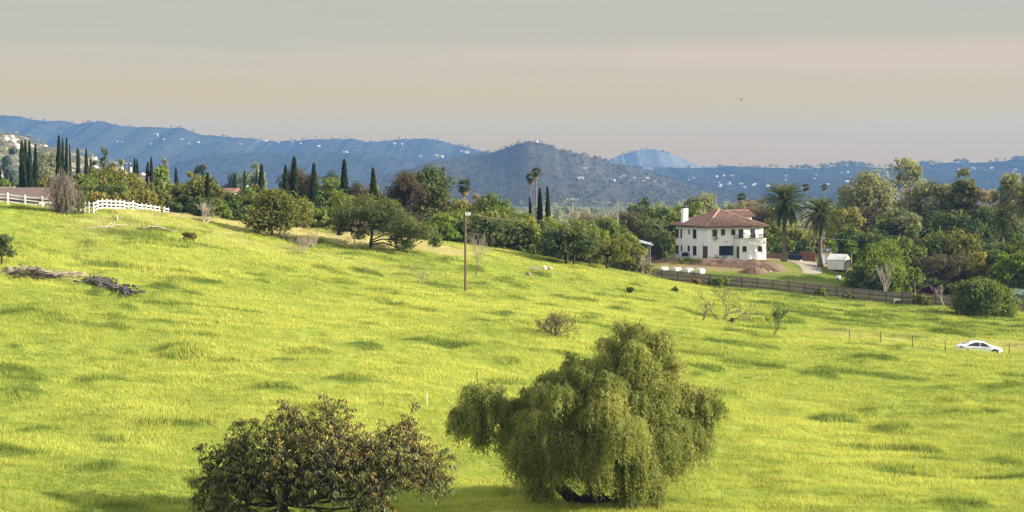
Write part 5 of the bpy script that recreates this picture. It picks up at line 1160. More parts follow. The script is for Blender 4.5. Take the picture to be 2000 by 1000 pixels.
# ---- car
def car():
    g = G(1912, 153.6); r_ = thing('parked_car', 'white four door car parked behind the grassy bank at the right', 'car', (g[0], g[1], zb(g[0], 153.6) + .0), math.radians(-4))
    W = .9
    xs = np.array([-2.27, -2.2, -2.0, -1.75, -1.45, -1.1, -.7, -.25, .2, .6, .95, 1.25, 1.55, 1.85, 2.1, 2.24, 2.3])
    zt = np.interp(xs, [-2.27, -2.2, -1.95, -1.5, -1.0, -.5, -.1, .3, .75, 1.2, 1.7, 2.1, 2.24, 2.3], [.72, .98, 1.06, 1.17, 1.36, 1.45, 1.46, 1.42, 1.22, .98, .88, .74, .62, .45])
    zbl = np.minimum(np.interp(xs, [-2.3, -1.2, 0, 1.0, 2.3], [1.00, .97, .90, .86, .60]), zt - .01)
    wd = W * np.interp(xs, [-2.27, -2.1, -1.6, 0, 1.5, 2.0, 2.3], [.80, .90, .98, 1., .97, .88, .62])
    cab = np.interp(xs, [-2.3, -1.8, -1.1, -.3, .5, 1.2, 2.3], [.92, .88, .74, .72, .76, .90, .90])
    def sec(i, sg):
        z0 = .22 if -2.1 < xs[i] < 2.1 else .34
        pts = [(wd[i] * .90, z0), (wd[i] * .98, z0 + .10), (wd[i], min(.62, zbl[i] - .05)), (wd[i] * .975, zbl[i]), (wd[i] * (.975 * .45 + cab[i] * .55), zbl[i] + (zt[i] - zbl[i]) * .52), (wd[i] * cab[i], zbl[i] + (zt[i] - zbl[i]) * .90), (wd[i] * cab[i] * .6, zt[i]), (0, zt[i] + .012)]
        return [(xs[i], sg * y, z) for y, z in pts]
    b = MB(); n = len(xs); k = 8
    for sg in (1, -1):
        base_ = len(b.v)
        for i in range(n): b.v += sec(i, sg)
        for i in range(n - 1):
            for j in range(k - 1):
                f = (base_ + i * k + j, base_ + (i + 1) * k + j, base_ + (i + 1) * k + j + 1, base_ + i * k + j + 1); b.f.append(f if sg < 0 else f[::-1]); b.m.append(0)
    for i in (0, n - 1):
        f = [tuple(p) for p in sec(i, 1)] + [tuple(p) for p in reversed(sec(i, -1))]; b.poly(f, 0)
    b.poly([sec(i, 1)[0] for i in range(n)] + [sec(i, -1)[0] for i in reversed(range(n))], 0)
    PAINT, t, o = newmat('white_car_paint'); bs = t.add('ShaderNodeBsdfPrincipled', Roughness=.3); bs.inputs['Base Color'].default_value = (.66, .68, .72, 1); bs.inputs['Coat Weight'].default_value = .5; t.link(bs.outputs[0], o.inputs[0])
    body = b.build('body', PAINT, r_, True)
    S = lambda x, f, sg, off=.014: (lambda i0, w_: tuple(np.array([x, sg * ((1 - w_) * _y(i0, f) + w_ * _y(i0 + 1, f) + off), (1 - w_) * _z(i0, f) + w_ * _z(i0 + 1, f)])))(*_loc(x))
    def _loc(x): i0 = int(np.clip(np.searchsorted(xs, x) - 1, 0, n - 2)); return i0, (x - xs[i0]) / (xs[i0 + 1] - xs[i0])
    def _y(i, f): s_ = sec(i, 1); return np.interp(f, [0, .52, .9], [s_[3][1], s_[4][1], s_[5][1]])
    def _z(i, f): return zbl[i] + (zt[i] - zbl[i]) * f
    CG, t, o = newmat('car_glass'); bs = t.add('ShaderNodeBsdfPrincipled', Roughness=.06); bs.inputs['Base Color'].default_value = (.012, .014, .018, 1); t.link(bs.outputs[0], o.inputs[0])
    for sg in (-1, 1):
        for x0, x1 in ((-1.45, -.12), (-.04, 1.10)):
            m = MB(); xx = np.linspace(x0, x1, 12)
            hi = [np.interp(x, [-1.45, -1.1, -.6, 0, .5, 1.10], [.12, .60, .80, .82, .78, .16]) for x in xx]
            p = [[S(x, .06 + (h - .06) * f, sg) for f in (0, .5, 1)] for x, h in zip(xx, hi)]
            for i in range(11):
                for j in range(2): m.poly([p[i][j], p[i + 1][j], p[i + 1][j + 1], p[i][j + 1]][::(1 if sg < 0 else -1)])
            m.build('side_window', CG, r_)
        m = MB(); xx = np.linspace(-2.05, .9, 14); [m.poly([(a, sg * (np.interp(a, xs, wd) + .006), .74 - .02 * a), (c, sg * (np.interp(c, xs, wd) + .006), .74 - .02 * c), (c, sg * (np.interp(c, xs, wd) + .004), .765 - .02 * c), (a, sg * (np.interp(a, xs, wd) + .004), .765 - .02 * a)][::(1 if sg < 0 else -1)]) for a, c in zip(xx[:-1], xx[1:])]
        m.build('side_crease', plain('grey_trim', (.16, .17, .19), .4, .1), r_)
        y = sg * .70; MB().mesh([(-2.24, y - sg * .2, .80), (-2.15, y + sg * .135, .78), (-1.80, y + sg * .205, .83), (-1.84, y + sg * .20, .92), (-2.13, y + sg * .13, .96), (-2.23, y - sg * .2, .95)], [(0, 1, 4, 5), (1, 2, 3, 4)]).build('tail_light', plain('red_lens', (.42, .02, .025), .3, .1), r_)
        MB().mesh([(1.95, y + sg * .135, .56), (2.2, y - sg * .01, .54), (2.22, y - sg * .05, .66), (1.80, y + sg * .17, .70)], [(0, 1, 2, 3)]).build('headlight', plain('clear_lens', (.5, .52, .55), .15, .1), r_)
        MB().box((.86, sg * .98, .95), (.2, .16, .12)).build('mirror', PAINT, r_)
        m = MB(); [m.box((x, sg * (np.interp(x, xs, wd) * .99 + .012), .84), (.18, .02, .03)) for x in (-.55, .45)]; m.build('door_handle', PAINT, r_)
        for x in (-1.38, 1.42):
            wsh = MB().tube([(x, sg * .66, .33), (x, sg * .905, .33)], .36, 20).build('wheel_arch', IRON, r_)
            wh = MB().tube([(x, sg * .70, .32), (x, sg * .915, .32)], .31, 20).build('wheel', plain('tyre', (.02, .02, .02), .8, .1), r_); MB().tube([(x, sg * .72, .32), (x, sg * .922, .32)], .20, 12).build('rim', plain('alloy', (.5, .5, .52), .3, .1, metal=.6), wh)
    for nm_, x0, x1, f in (('windscreen', .62, 1.22, 1), ('rear_window', -1.75, -1.05, 1)):
        m = MB(); xx = np.linspace(x0, x1, 6); zt_ = lambda x: float(np.interp(x, xs, zt)) + .024; wy = lambda x: float(np.interp(x, xs, wd) * np.interp(x, xs, cab)) * .62
        for a, c in zip(xx[:-1], xx[1:]): m.poly([(a, -wy(a), zt_(a) - .008), (c, -wy(c), zt_(c) - .008), (c, 0, zt_(c)), (a, 0, zt_(a))]); m.poly([(a, 0, zt_(a)), (c, 0, zt_(c)), (c, wy(c), zt_(c) - .008), (a, wy(a), zt_(a) - .008)])
        m.build(nm_, CG, r_)
    return r_
car()
# ---- bare trees and shrubs out in the grass
BARKDG = plain('bark_dark_grey', (.095, .08, .065), .9, .5, 4, .4)
def hgt_px(px, y0, y1, Y): return P(px, y0, Y)[2] - P(px, y1, Y)[2]
g = hit(1085, 655, 110, 150); bare_tree('dead_shrub', 'low dead shrub with bare spiky branches in the middle of the meadow', 'shrub', g, hgt_px(1085, 610, 657, g[1]), 201, 16, 3, 3, .5, .15, .035, BARKD, .2, .75, .5, 1500, 'brown', .06)
g = hit(1412, 627, 140, 190); bare_tree('dead_tree', 'leafless dead tree with a leaning trunk and a tall thin leader', 'tree', g, hgt_px(1412, 553, 628, g[1]), 203, 4, 4, 3, .75, .25, .07, BARKDG, .14, dirs=[(.03, 0, 1), (-.8, .1, .75), (.75, -.2, .42), (.45, .3, .8)], first=.42)
g = hit(1372, 625, 140, 190); st = bare_tree('tree_stump', 'crooked broken stump with two thin shoots left of the dead tree', 'stump', g, hgt_px(1372, 588, 626, g[1]), 207, 1, 3, 3, .5, .8, .13, BARKDG, .25, dirs=[(.25, 0, 1)], first=.55)
g = hit(1430, 630, 140, 190); rock('small dark stump in the grass right of the dead tree', g, (.28, .18, .34), 31, BARKD, 'stump', 'stump')
g = hit(1513, 655, 130, 180); bare_tree('sapling', 'thin sparsely leafed sapling right of the dead tree', 'tree', g, hgt_px(1513, 598, 656, g[1]), 211, 3, 3, 3, .35, .9, .04, BARKD, .15, .14, .5, 420, 'dark', .11)
g = hit(930, 538, 150, 200); bare_tree('bare_tree', 'small leafless tree beside the meadow utility pole', 'tree', g, hgt_px(930, 452, 540, g[1]), 213, 3, 4, 3, .5, .55, .06, BARKG, .12, .2, .42)
g = hit(398, 436, 165, 215); bare_tree('bare_shrub', 'pale leafless shrub at the field edge below the dark cypress', 'shrub', g, hgt_px(398, 393, 438, g[1]), 215, 6, 3, 3, .45, .4, .05, BARKP, .12, .45, .45)
g = hit(590, 492, 150, 200); bare_tree('dry_shrub', 'straw coloured dry shrub in the grass in front of the lone oak', 'shrub', g, hgt_px(590, 462, 494, g[1]), 217, 22, 3, 3, .4, .35, .025, BARKP, .12, .6, .6, 500, 'straw', .06)
g = hit(565, 490, 150, 200); bare_tree('dry_shrub', 'leaning pale dry weed stalk left of the straw coloured shrub', 'shrub', g, hgt_px(565, 438, 492, g[1]), 219, 3, 3, 2, .35, .6, .03, BARKP, .1, .25, .6)
g = hit(612, 484, 150, 205); bare_tree('dry_shrub', 'pale dry weeds right of the straw coloured shrub', 'shrub', g, hgt_px(612, 455, 486, g[1]), 221, 12, 2, 3, .4, .4, .022, BARKP, .1, .5, .6, 300, 'straw', .06)
g = hit(825, 557, 130, 180); bare_tree('dry_shrub', 'thin reddish dry weeds left of the meadow utility pole', 'shrub', g, 1.7, 223, 7, 2, 3, .4, .6, .015, BARKG, .1, .4, .6)
g = hit(1045, 527, 180, 215); bare_tree('dry_shrub', 'flat dry branch heap lying in the grass below the dark oak', 'shrub', g, .9, 225, 26, 2, 3, .6, .05, .02, BARKP, .2, 1.2, .7)
rock('white stone in the grass below the dark oak', hit(1063, 526, 180, 212), (.32, .25, .3), 33, TRIM); rock('small grey rock beside the white stone', hit(1075, 526, 180, 212), (.3, .2, .2), 34); rock('brown rock in the grass left of the dry branch heap', hit(1033, 538, 170, 210), (.3, .25, .28), 35, BARKG)
g = hit(369, 473, 140, 190); make_tree('shrub', 'small round dark green shrub alone on the upper slope', 'shrub', g, hgt_px(369, 459, 474, g[1]) + .3, 1.5, 'olive', z0=0., K=14, ls=.07, seed=301, cov=5)
for px, py, H_, lb in ((1231, 571, .5, 'tiny dark bush in the grass below the white bags'), (1318, 570, .6, 'tiny round bush in the grass near the fence middle')):
    g = hit(px, py, 170, 238); make_tree('shrub', lb, 'shrub', g, H_ + .2, .9, 'green', z0=0., K=10, ls=.08, seed=px, cov=5)
# large tangled dead shrub by the white fence
g = hit(122, 418, 150, 178); Hs = hgt_px(122, 333, 420, g[1]); r = np.random.default_rng(88); ro = thing('dead_shrub', 'large tangle of grey bare branches in front of the white fence', 'shrub', g)
b = MB()
for k in range(330):
    a = r.random() * 6.28; reach = (.25 + .75 * r.random()) * 2.25; hh_ = 1.75 * Hs * (.30 + .70 * r.random() ** .8) * (1 - .35 * (reach / 2.25) ** 2); p0 = np.array([r.normal(0, .35), r.normal(0, .35), -.1]); mid_ = p0 + np.array([math.cos(a) * reach * .45, math.sin(a) * reach * .45, hh_]); e = p0 + np.array([math.cos(a) * reach * (1 + .15 * r.random()), math.sin(a) * reach, hh_ * (.05 + .6 * r.random())])
    s = np.linspace(0, 1, 7)[:, None]; pts = (1 - s) ** 2 * p0 + 2 * s * (1 - s) * mid_ + s ** 2 * e; pts[1:] += r.normal(0, .09, (6, 3)); pts[:, 2] = np.maximum(pts[:, 2], .02); b.tube(pts, np.linspace(.036, .012, 7), 4, 0, False)
b.build('branches', plain('dead_twig', (.185, .15, .12), .9, .5, 4, .3), ro); n_ = 1500; q = np.stack([r.normal(.1, .9, n_), r.normal(0, .8, n_), np.abs(r.normal(.3, .75, n_)) * .9], -1); leaf_obj('leaves', diamonds(q, unit(r.normal(size=(n_, 3))), .075, 1.8, r), np.repeat(r.random(n_), 4), LM['dark'], ro)
T(154, 170.5, 372, 22, 'dark', 'dark leafy shrub at the right side of the grey branch tangle', 'shrub', 'shrub', z0=0., K=12, ls=.12, cov=2.4)
# left edge shrub tree
g = hit(4, 516, 120, 150); make_tree('tree', 'small dark leafed tree cut by the left edge of the photo', 'tree', g, hgt_px(4, 455, 518, g[1]), 2.1, 'dark', z0=.22, K=20, ls=.10, seed=401, bark=BARKD, cov=2.6, tr=.08, limbs=14)
# cut branches and logs
def logpile(name, label, cat, a, b_, n, ln, rad, mat, hgt_, seed, ang=.25, wd=.8, curve=.12):
    r = np.random.default_rng(seed); a, b_ = np.array(a), np.array(b_); c0 = (a + b_) / 2; d = (b_ - a)[:2]; dl = np.linalg.norm(d); az0 = math.atan2(d[1], d[0]); m = MB()
    for k in range(n):
        f = r.random(); c = a[:2] + d * f + np.array([-d[1], d[0]]) / dl * r.normal(0, wd * .4); az = az0 + r.normal(0, ang); L = ln * (.4 + .8 * r.random()); z = hgt_ * r.random() * math.sin(math.pi * min(max(f, .08), .92)) ; pts = []
        for s in np.linspace(-.5, .5, 5): x, y = c[0] + math.cos(az) * L * s, c[1] + math.sin(az) * L * s; pts.append((x - c0[0] + r.normal(0, curve * .3), y - c0[1] + r.normal(0, curve * .3), zg(x, y) + z + .1 + r.normal(0, curve * .35) - c0[2] + .25 * (s + .5) * r.random()))
        m.tube(pts, np.linspace(rad * (.6 + .8 * r.random()), rad * .4, 5), 5)
    return tag(m.build(name, mat, None, True, tuple(c0)), label, cat)
BLEA = plain('bleached_wood', (.40, .33, .25), .9, .5, 2)
logpile('branch_pile', 'long pile of bleached cut branches at the left of the meadow', 'branch pile', hit(8, 533, 120, 150), hit(150, 542, 120, 150), 120, 2.4, .055, BLEA, .16, 5, .25, 2.0)
logpile('branch_pile', 'dark half of the cut branch heap beneath the bleached branches', 'branch pile', hit(25, 540, 120, 150), hit(110, 544, 120, 150), 40, 1.8, .06, BARKD, .22, 6, .4, 1.2)
logpile('log_heap', 'dark charred log heap lying down the slope', 'log heap', hit(182, 546, 120, 150), hit(258, 580, 110, 150), 85, 1.8, .11, plain('charred_wood', (.12, .108, .098), .9, .6, 3, .4), .34, 7, .35, 1.7)
logpile('log', 'pale fallen branches on the dry upper slope below the white fence', 'branches', hit(188, 447, 150, 180), hit(235, 443, 150, 180), 9, 2.4, .06, BLEA, .2, 8, .3, .5)
logpile('log', 'pale fallen log further right on the dry upper slope', 'branches', hit(285, 449, 150, 182), hit(330, 451, 150, 182), 8, 2.2, .06, BLEA, .15, 9, .3, .4)
g = hit(228, 431, 150, 182); tag(MB().tube([(0, 0, -.1), (.03, 0, .35), (0, 0, .6)], [.17, .13, .09], 7).build('stump', BARKP, None, True, tuple(g)), 'small pale stump below the white fence', 'stump')
# stakes
STK = plain('white_stake', (.6, .6, .55), .6, .1)
def stake(px, py, H_, mat, lb, r_=.03, tilt=.0):
    g = hit(px, py, 62, 190); tag(MB().tube([(0, 0, -.2), (tilt, 0, H_)], r_, 5).build('stake', mat, None, False, tuple(g)), lb, 'stake')
stake(834, 795, .95, STK, 'thin white stake in the grass above the two big trees', .028); stake(1746, 938, .42, IRON, 'left one of two short dark stakes in the right foreground grass', .022, .07); stake(1755, 940, .36, IRON, 'right one of two short dark stakes in the right foreground grass', .022, .06); stake(617, 562, .8, POST, 'thin dark stake in the grass left of the utility pole', .03)
g = hit(794, 812, 80, 120); bare_tree('sapling', 'tiny green sapling in the grass beside the thin white stake', 'tree', g, .95, 77, 1, 3, 3, .6, .5, .012, BARK, leaves=130, pal='green', ls=.035)
# a bird high over the valley
b = MB(); bl = P(1447.5, 194, 220); V_ = [(-.55, 0, .12), (-.2, .05, .1), (0, .0, 0), (.2, .05, .1), (.55, 0, .12)]
bd = thing('bird', 'small dark bird flying in the grey sky', 'bird', bl, .6)
MB().tube([(0, -.28, 0), (0, -.1, .02), (0, .12, .01), (0, .3, -.01)], [.015, .07, .06, .012], 8).mesh([(-.05, -.08, .02), (-.05, .1, .02), (-.28, .06, .12), (-.28, -.06, .12), (-.58, -.06, .04)], [(0, 1, 2, 3), (3, 2, 4)]).mesh([(.05, -.08, .02), (.05, .1, .02), (.28, .06, .12), (.28, -.06, .12), (.58, -.06, .04)], [(3, 2, 1, 0), (4, 2, 3)]).build('body', plain('dark_feather', (.06, .06, .065), .8, .2), bd)
# ================================================================== the two big foreground trees
def pepper():
    r = np.random.default_rng(501); g = hit(1150, 984, 66, 90); Y = g[1]; s = Y / F; root = thing('pepper_tree', 'large weeping pepper tree with hanging feathery sprays in the foreground', 'tree', g)
    rel = lambda px, py, dy=0.: P(px, py, Y + dy) - g
    L = [  # px, py, radius px, depth offset m
     (935, 795, 56, .3), (912, 820, 40, .5), (945, 845, 34, .3), (960, 775, 34, .2), (985, 805, 38, .3), (1005, 835, 40, .4), (1010, 800, 34, .6), (1230, 652, 36, .4), (1205, 690, 46, 1.2), (1284, 674, 40, .2), (1300, 720, 44, .8), (1250, 720, 58, -.6), (1180, 715, 52, .4), (1120, 735, 46, .9), (1155, 760, 62, -.8),
     (1075, 770, 56, .2), (1095, 800, 66, -1.2), (1040, 790, 46, .9), (1195, 800, 74, -1.7), (1255, 790, 70, -1.4), (1305, 790, 50, .3), (1350, 775, 40, .8), (1385, 790, 36, .6), (1355, 820, 46, .2), (1330, 860, 56, -.3), (1370, 850, 36, .4),
     (1025, 850, 52, .2), (1060, 860, 70, -1.6), (1010, 885, 38, .5), (1130, 870, 84, -2.3), (1210, 860, 84, -2.4), (1280, 860, 66, -1.5), (1310, 895, 50, -.6), (1080, 905, 58, -1.9), (1035, 920, 46, -.6), (1165, 895, 60, -2.4), (1240, 915, 60, -2.2),
     (1270, 945, 44, -1.5), (1230, 960, 38, -2.2), (1280, 970, 26, -1.4), (1055, 955, 30, -1.2), (1150, 820, 80, 1.0), (1230, 830, 80, 1.2), (1180, 770, 70, 1.6), (1120, 870, 60, 2.2), (1240, 870, 60, 2.2)]
    out, ti, tw = [], [], MB()
    SL = []
    for px, py, rd, dy in L:
        c = rel(px, py, dy); R_ = rd * s; SL.append((c - np.array([0, 0, .15 * R_]), R_ * .80, py, dy, r.random()))
        for k in range(9):
            d = unit(r.normal(size=3) + np.array([0, -.35, .55])); SL.append((c + d * R_ * (.40 + .45 * r.random()), R_ * (.26 + .34 * r.random()), py, dy, r.random()))
    for c, R_, py, dy, cv in SL:
        low = .12 if py > 930 else .0; rd = R_ / s
        ns = int(5.6 * (rd / 10.) ** 1.7) + 3
        az = r.random(ns) * 6.283; u_ = (.25 + .75 * r.random(ns) ** .7) * R_; z0_ = c[2] + R_ * (.05 + .75 * r.random(ns)) * np.sqrt(np.clip(1 - (u_ / R_ / 1.08) ** 2, .02, 1)); Ls = np.maximum(.30, .28 + R_ * (.35 + .95 * r.random(ns)))
        for k in range(ns):
            n_ = max(6, int((Ls[k] + u_[k] * .5) / .085)); f = np.linspace(0, 1, n_); ho = u_[k] * (.45 + .55 * np.sin(np.minimum(f * 1.7, 1) * 1.5708)); bx = c[0] + np.cos(az[k]) * ho + .03 * np.sin(f * 6 + k); by = c[1] + np.sin(az[k]) * ho
            z = z0_[k] + .18 * R_ * np.sin(np.minimum(f * 2.2, 1) * 2.2) - Ls[k] * f ** 1.8
            p = np.stack([bx, by, z], -1); ok = p[:, 2] > .12 + low; p = p[ok]
            if len(p) < 3: continue
            p = np.repeat(p, 2, 0) + r.normal(0, .05, (len(p) * 2, 3)); n2 = len(p)
            td = np.stack([r.normal(0, .75, n2), r.normal(0, .75, n2), -np.ones(n2)], -1); td = unit(td); nr = unit(np.cross(td, r.normal(size=(n2, 3)))); b_ = np.cross(nr, td); a = (.060 + .055 * r.random(n2))[:, None]; w_ = a * .24
            V = np.empty((n2, 4, 3), np.float32); V[:, 0] = p; V[:, 1] = p + td * a + b_ * w_; V[:, 2] = p + td * a * 2; V[:, 3] = p + td * a - b_ * w_
            out.append(V); ti.append(np.repeat(np.clip(.0 + .52 * cv + .22 * r.random() + .32 * r.random(n2), 0, 1), 4))
    V = np.concatenate(out); print('pepper leaves', len(V)); leaf_obj('crown', V, np.concatenate(ti), LM['pepper'], root)
    b = MB(); base_ = np.array([0., 0, 0])
    b.tube([rel(1160, 990), rel(1160, 975) , rel(1165, 955)], [.95, .78, .35], 10)
    for pts, rr in (([(1128, 984, 0), (1112, 968, -.2), (1092, 950, -.3), (1078, 920, -.2), (1060, 880, 0)], (.40, .33, .27, .2, .1)), ([(1165, 978, 0), (1158, 950, -.2), (1150, 920, 0), (1140, 860, .2), (1120, 800, 0), (1100, 770, .1)], (.45, .38, .32, .27, .17, .06)),
                    ([(1185, 980, 0), (1205, 960, 0), (1225, 920, .2), (1245, 850, 0), (1250, 780, -.2), (1245, 700, 0)], (.42, .34, .28, .22, .15, .05)), ([(1205, 985, -.3), (1240, 965, 0), (1275, 920, .3), (1310, 860, .2), (1350, 805, .6), (1385, 785, .6)], (.36, .28, .22, .17, .1, .04)),
                    ([(1150, 920, 0), (1180, 850, .3), (1200, 780, .3), (1215, 700, .4)], (.25, .2, .13, .05)), ([(1078, 920, -.2), (1040, 870, .2), (1000, 820, .3), (960, 790, .3), (925, 800, .4)], (.18, .15, .11, .07, .03)), ([(1000, 820, .3), (950, 800, .3), (930, 815, .4)], (.06, .04, .02)),
                    ([(1110, 840, 0), (1060, 800, .2), (1045, 785, .6)], (.15, .09, .04)), ([(1310, 860, .2), (1335, 855, -.2), (1365, 850, .3)], (.09, .06, .03)), ([(1246, 760, -.2), (1280, 700, .2), (1295, 690, .2)], (.11, .07, .03))):
        q = [rel(x, y, d) for x, y, d in pts]; b.tube(q, list(rr), 8)
    # twigs feeding each spray mass
    for px, py, rd, dy in L:
        c = rel(px, py, dy)
        for k in range(3): e = c + r.normal(0, rd * s * .5, 3) + np.array([0, 0, rd * s * .3]); b.tube(limb(c + np.array([r.normal(0, .3), r.normal(0, .3), -rd * s * .7]), e, r, .2), np.linspace(.05, .015, 5), 4, 0, False)
    b.build('trunk', BARKD, root, True)
    MB().tube([rel(1158, 962, -.62), rel(1163, 972, -.66), rel(1168, 980, -.68)], [.09, .13, .08], 7).build('bark_scar', plain('pale_scar', (.34, .20, .13), .85, .4, 6), root, True)
    rock('pale stone under the left edge of the weeping pepper tree', hit(1106, 987, 66, 90), (.22, .12, .1), 61); rock('small white stone under the right edge of the weeping pepper tree', hit(1290, 994, 66, 90), (.12, .1, .1), 62, TRIM)
def avocado():
    r = np.random.default_rng(601); g = G(556, 72.5); Y = g[1]; s = Y / F; root = thing('avocado_tree', 'broad low tree with drooping dark leaves and yellowish flower sprays in the foreground', 'tree', g)
    rel = lambda px, py, dy=0.: P(px, py, Y + dy) - g
    L = [(420, 925, 46, 0, 0), (405, 965, 34, .4, 0), (440, 890, 44, .2, 0), (478, 860, 40, .3, 0), (480, 920, 66, -.6, .1), (530, 870, 56, -.3, .15), (560, 820, 38, .3, .2), (600, 850, 56, -.6, .5), (640, 815, 44, .3, .75), (655, 866, 58, -1, .6), (570, 920, 74, -1.4, .25), (650, 920, 76, -1.7, .35),
         (715, 876, 46, .1, .7), (720, 915, 72, -1.5, .5), (770, 850, 42, .4, .9), (800, 840, 30, .6, 1), (790, 890, 58, -.8, .8), (840, 910, 46, -.2, .7), (830, 932, 42, -.6, .55), (862, 945, 24, .2, .5), (770, 922, 44, -1.3, .45), (700, 922, 44, -1.4, .3), (610, 925, 42, -1.2, .15), (515, 935, 40, -.8, 0), (452, 965, 40, -.3, 0), (590, 885, 60, 1.2, .3), (690, 890, 60, 1.3, .5), (770, 900, 50, 1.3, .6),
         (382, 978, 14, .3, 0), (393, 866, 9, .3, 0), (472, 822, 12, .4, 0), (561, 792, 9, .3, .1), (634, 788, 8, .3, .8), (705, 990, 24, -1.2, .2), (735, 978, 30, -1.2, .3), (475, 995, 34, -.4, 0), (430, 1000, 34, -.1, 0), (680, 800, 9, .2, 1)]
    out, ti, o2, t2, o3, t3, b = [], [], [], [], [], [], MB()
    limbs_ = []
    for px, py, rd, dy, rust in L:
        c = rel(px, py, dy); R_ = rd * s; nw = int(3.2 * (rd / 10.) ** 2) + 3
        d = unit(r.normal(size=(nw, 3))); q = (.4 + .75 * r.random(nw) ** .7)[:, None] * R_; tips = c + d * q; limbs_.append((c, R_, rd))
        for k in range(nw):
            if rd > 12: b.tube(limb(c + (tips[k] - c) * .25 - np.array([0, 0, .1]), tips[k], r, .3, 3), [.022, .018, .014, .010], 4, 0, False)
            n_ = int(r.integers(7, 13)); az = r.random(n_) * 6.28; el = -.25 - .9 * r.random(n_); td = np.stack([np.cos(az) * np.cos(el), np.sin(az) * np.cos(el), np.sin(el)], -1); ln = .115 * (.7 + .6 * r.random(n_))[:, None]
            p = tips[k] + td * .04 + r.normal(0, .035, (n_, 3)); nr = unit(np.cross(np.cross(td, [0, 0, 1.]), td) + r.normal(0, .45, (n_, 3))); bb = unit(np.cross(nr, td)); w_ = ln * .25
            tip2 = p + td * ln * 2 - np.array([0, 0, 1.]) * ln * .5
            V = np.empty((n_, 4, 3), np.float32); V[:, 0] = p; V[:, 1] = p + td * ln + bb * w_; V[:, 2] = tip2; V[:, 3] = p + td * ln - bb * w_
            if r.random() < rust * .20 * (1.2 if d[k, 2] > -.2 else .4): o3.append(V); t3.append(np.repeat(r.random(n_), 4))
            else: out.append(V); ti.append(np.repeat(np.clip(.1 + .6 * r.random() + .3 * r.random(n_), 0, 1), 4))
            if d[k, 2] > -.1 and r.random() < .26 + .45 * rust and rd > 12:
                m_ = int(r.integers(9, 18)); q2 = tips[k] + np.array([0, 0, .06]) + r.normal(0, .075, (m_, 3)); o2.append(diamonds(q2, unit(r.normal(size=(m_, 3))), .042, 1.6, r)); t2.append(np.repeat(r.random(m_), 4))
    leaf_obj('crown', np.concatenate(out), np.concatenate(ti), LM['avocado'], root); leaf_obj('flower_sprays', np.concatenate(o2), np.concatenate(t2), LM['flower'], root); leaf_obj('browned_leaves', np.concatenate(o3), np.concatenate(t3), LM['rust'], root)
    f = rel(552, 985); b.tube([(0, 0, -.4), f * .5 + (.05, 0, 0), f], [.30, .26, .22], 8)
    for c, R_, rd in limbs_:
        if rd > 20:
            mid_ = f * .45 + c * .55 + np.array([0, 0, -.35]); b.tube([f, (f + mid_) / 2 + r.normal(0, .15, 3), mid_, (mid_ + c) / 2 + r.normal(0, .12, 3), c], [.10, .08, .055, .035, .018], 6)
        else: b.tube(limb(c + np.array([r.normal(0, .1), 0, -1.0]), c, r, .15), np.linspace(.03, .012, 5), 4)
    for px, py in ((410, 860), (398, 870), (640, 782), (655, 788), (690, 800), (800, 815), (820, 820), (880, 958), (870, 900), (885, 945), (640, 790), (535, 830)):   # bare twig ends
        e = rel(px, py, r.normal(0, .4)); b.tube(limb(e + np.array([(600 - px) * s * .10, 0, -.7]), e, r, .35, 5), np.linspace(.024, .009, 6), 4)
    b.build('trunk', BARKD, root, True)
    make_tree('shrub', 'small yellow green shrub growing under the right side of the broad foreground tree', 'shrub', G(742, 73), 1.3, 1.5, 'yellow', z0=0., K=12, ls=.06, seed=777, cov=2.4)
pepper(); avocado()
# ================================================================== far things
def onhill(key, px, py):
    u, s, X, Yg, z = HILLS[key]; j = int(np.argmin(np.abs(u - px))); v = 355 + (CAMZ - z[:46, j]) / Yg[:46, j] * F; i = int(np.argmin(np.abs(v - py))); return np.array([X[i, j], Yg[i, j], z[i, j]])
FHW, FHR = plain('far_house_wall', (.30, .29, .27), .8, .05), plain('far_house_roof', (.34, .27, .23), .8, .2)
def far_house(k):
    L_, W_, H_ = ((16, 11, 5), (22, 12, 6), (12, 10, 7))[k]; ro = thing('hillside_house', 'x', 'house', (0, 0, 0))
    MB().box((0, 0, H_ / 2 - 2), (L_, W_, H_ + 4)).build('wall', FHW, ro)
    MB().mesh([(-L_ / 2 - .6, -W_ / 2 - .6, H_), (L_ / 2 + .6, -W_ / 2 - .6, H_), (L_ / 2 + .6, W_ / 2 + .6, H_), (-L_ / 2 - .6, W_ / 2 + .6, H_), (-L_ / 2 + 2, 0, H_ + 2.6), (L_ / 2 - 2, 0, H_ + 2.6)], [(0, 1, 5, 4), (2, 3, 4, 5), (0, 4, 3), (1, 2, 5), (0, 3, 2, 1)]).build('roof', FHR, ro); return ro
FH = [far_house(k) for k in range(3)]; fu = set(); r = np.random.default_rng(900)
def put_house(key, px, py, s, group, label):
    k = int(r.integers(3)); q = onhill(key, px, py); rz = r.normal(0, .4)
    if k not in fu: fu.add(k); o_ = FH[k]; o_.location = tuple(q); o_.rotation_euler = (0, 0, rz); s *= .85; o_.scale = (s, s, s); o_['label'] = label; o_['group'] = group
    else: dup(FH[k], q, rz, s * .85, label, group)
gr = 'white houses on the hazy hills at the right'; lb = 'tiny white house among the hazy houses on the right hand hills'
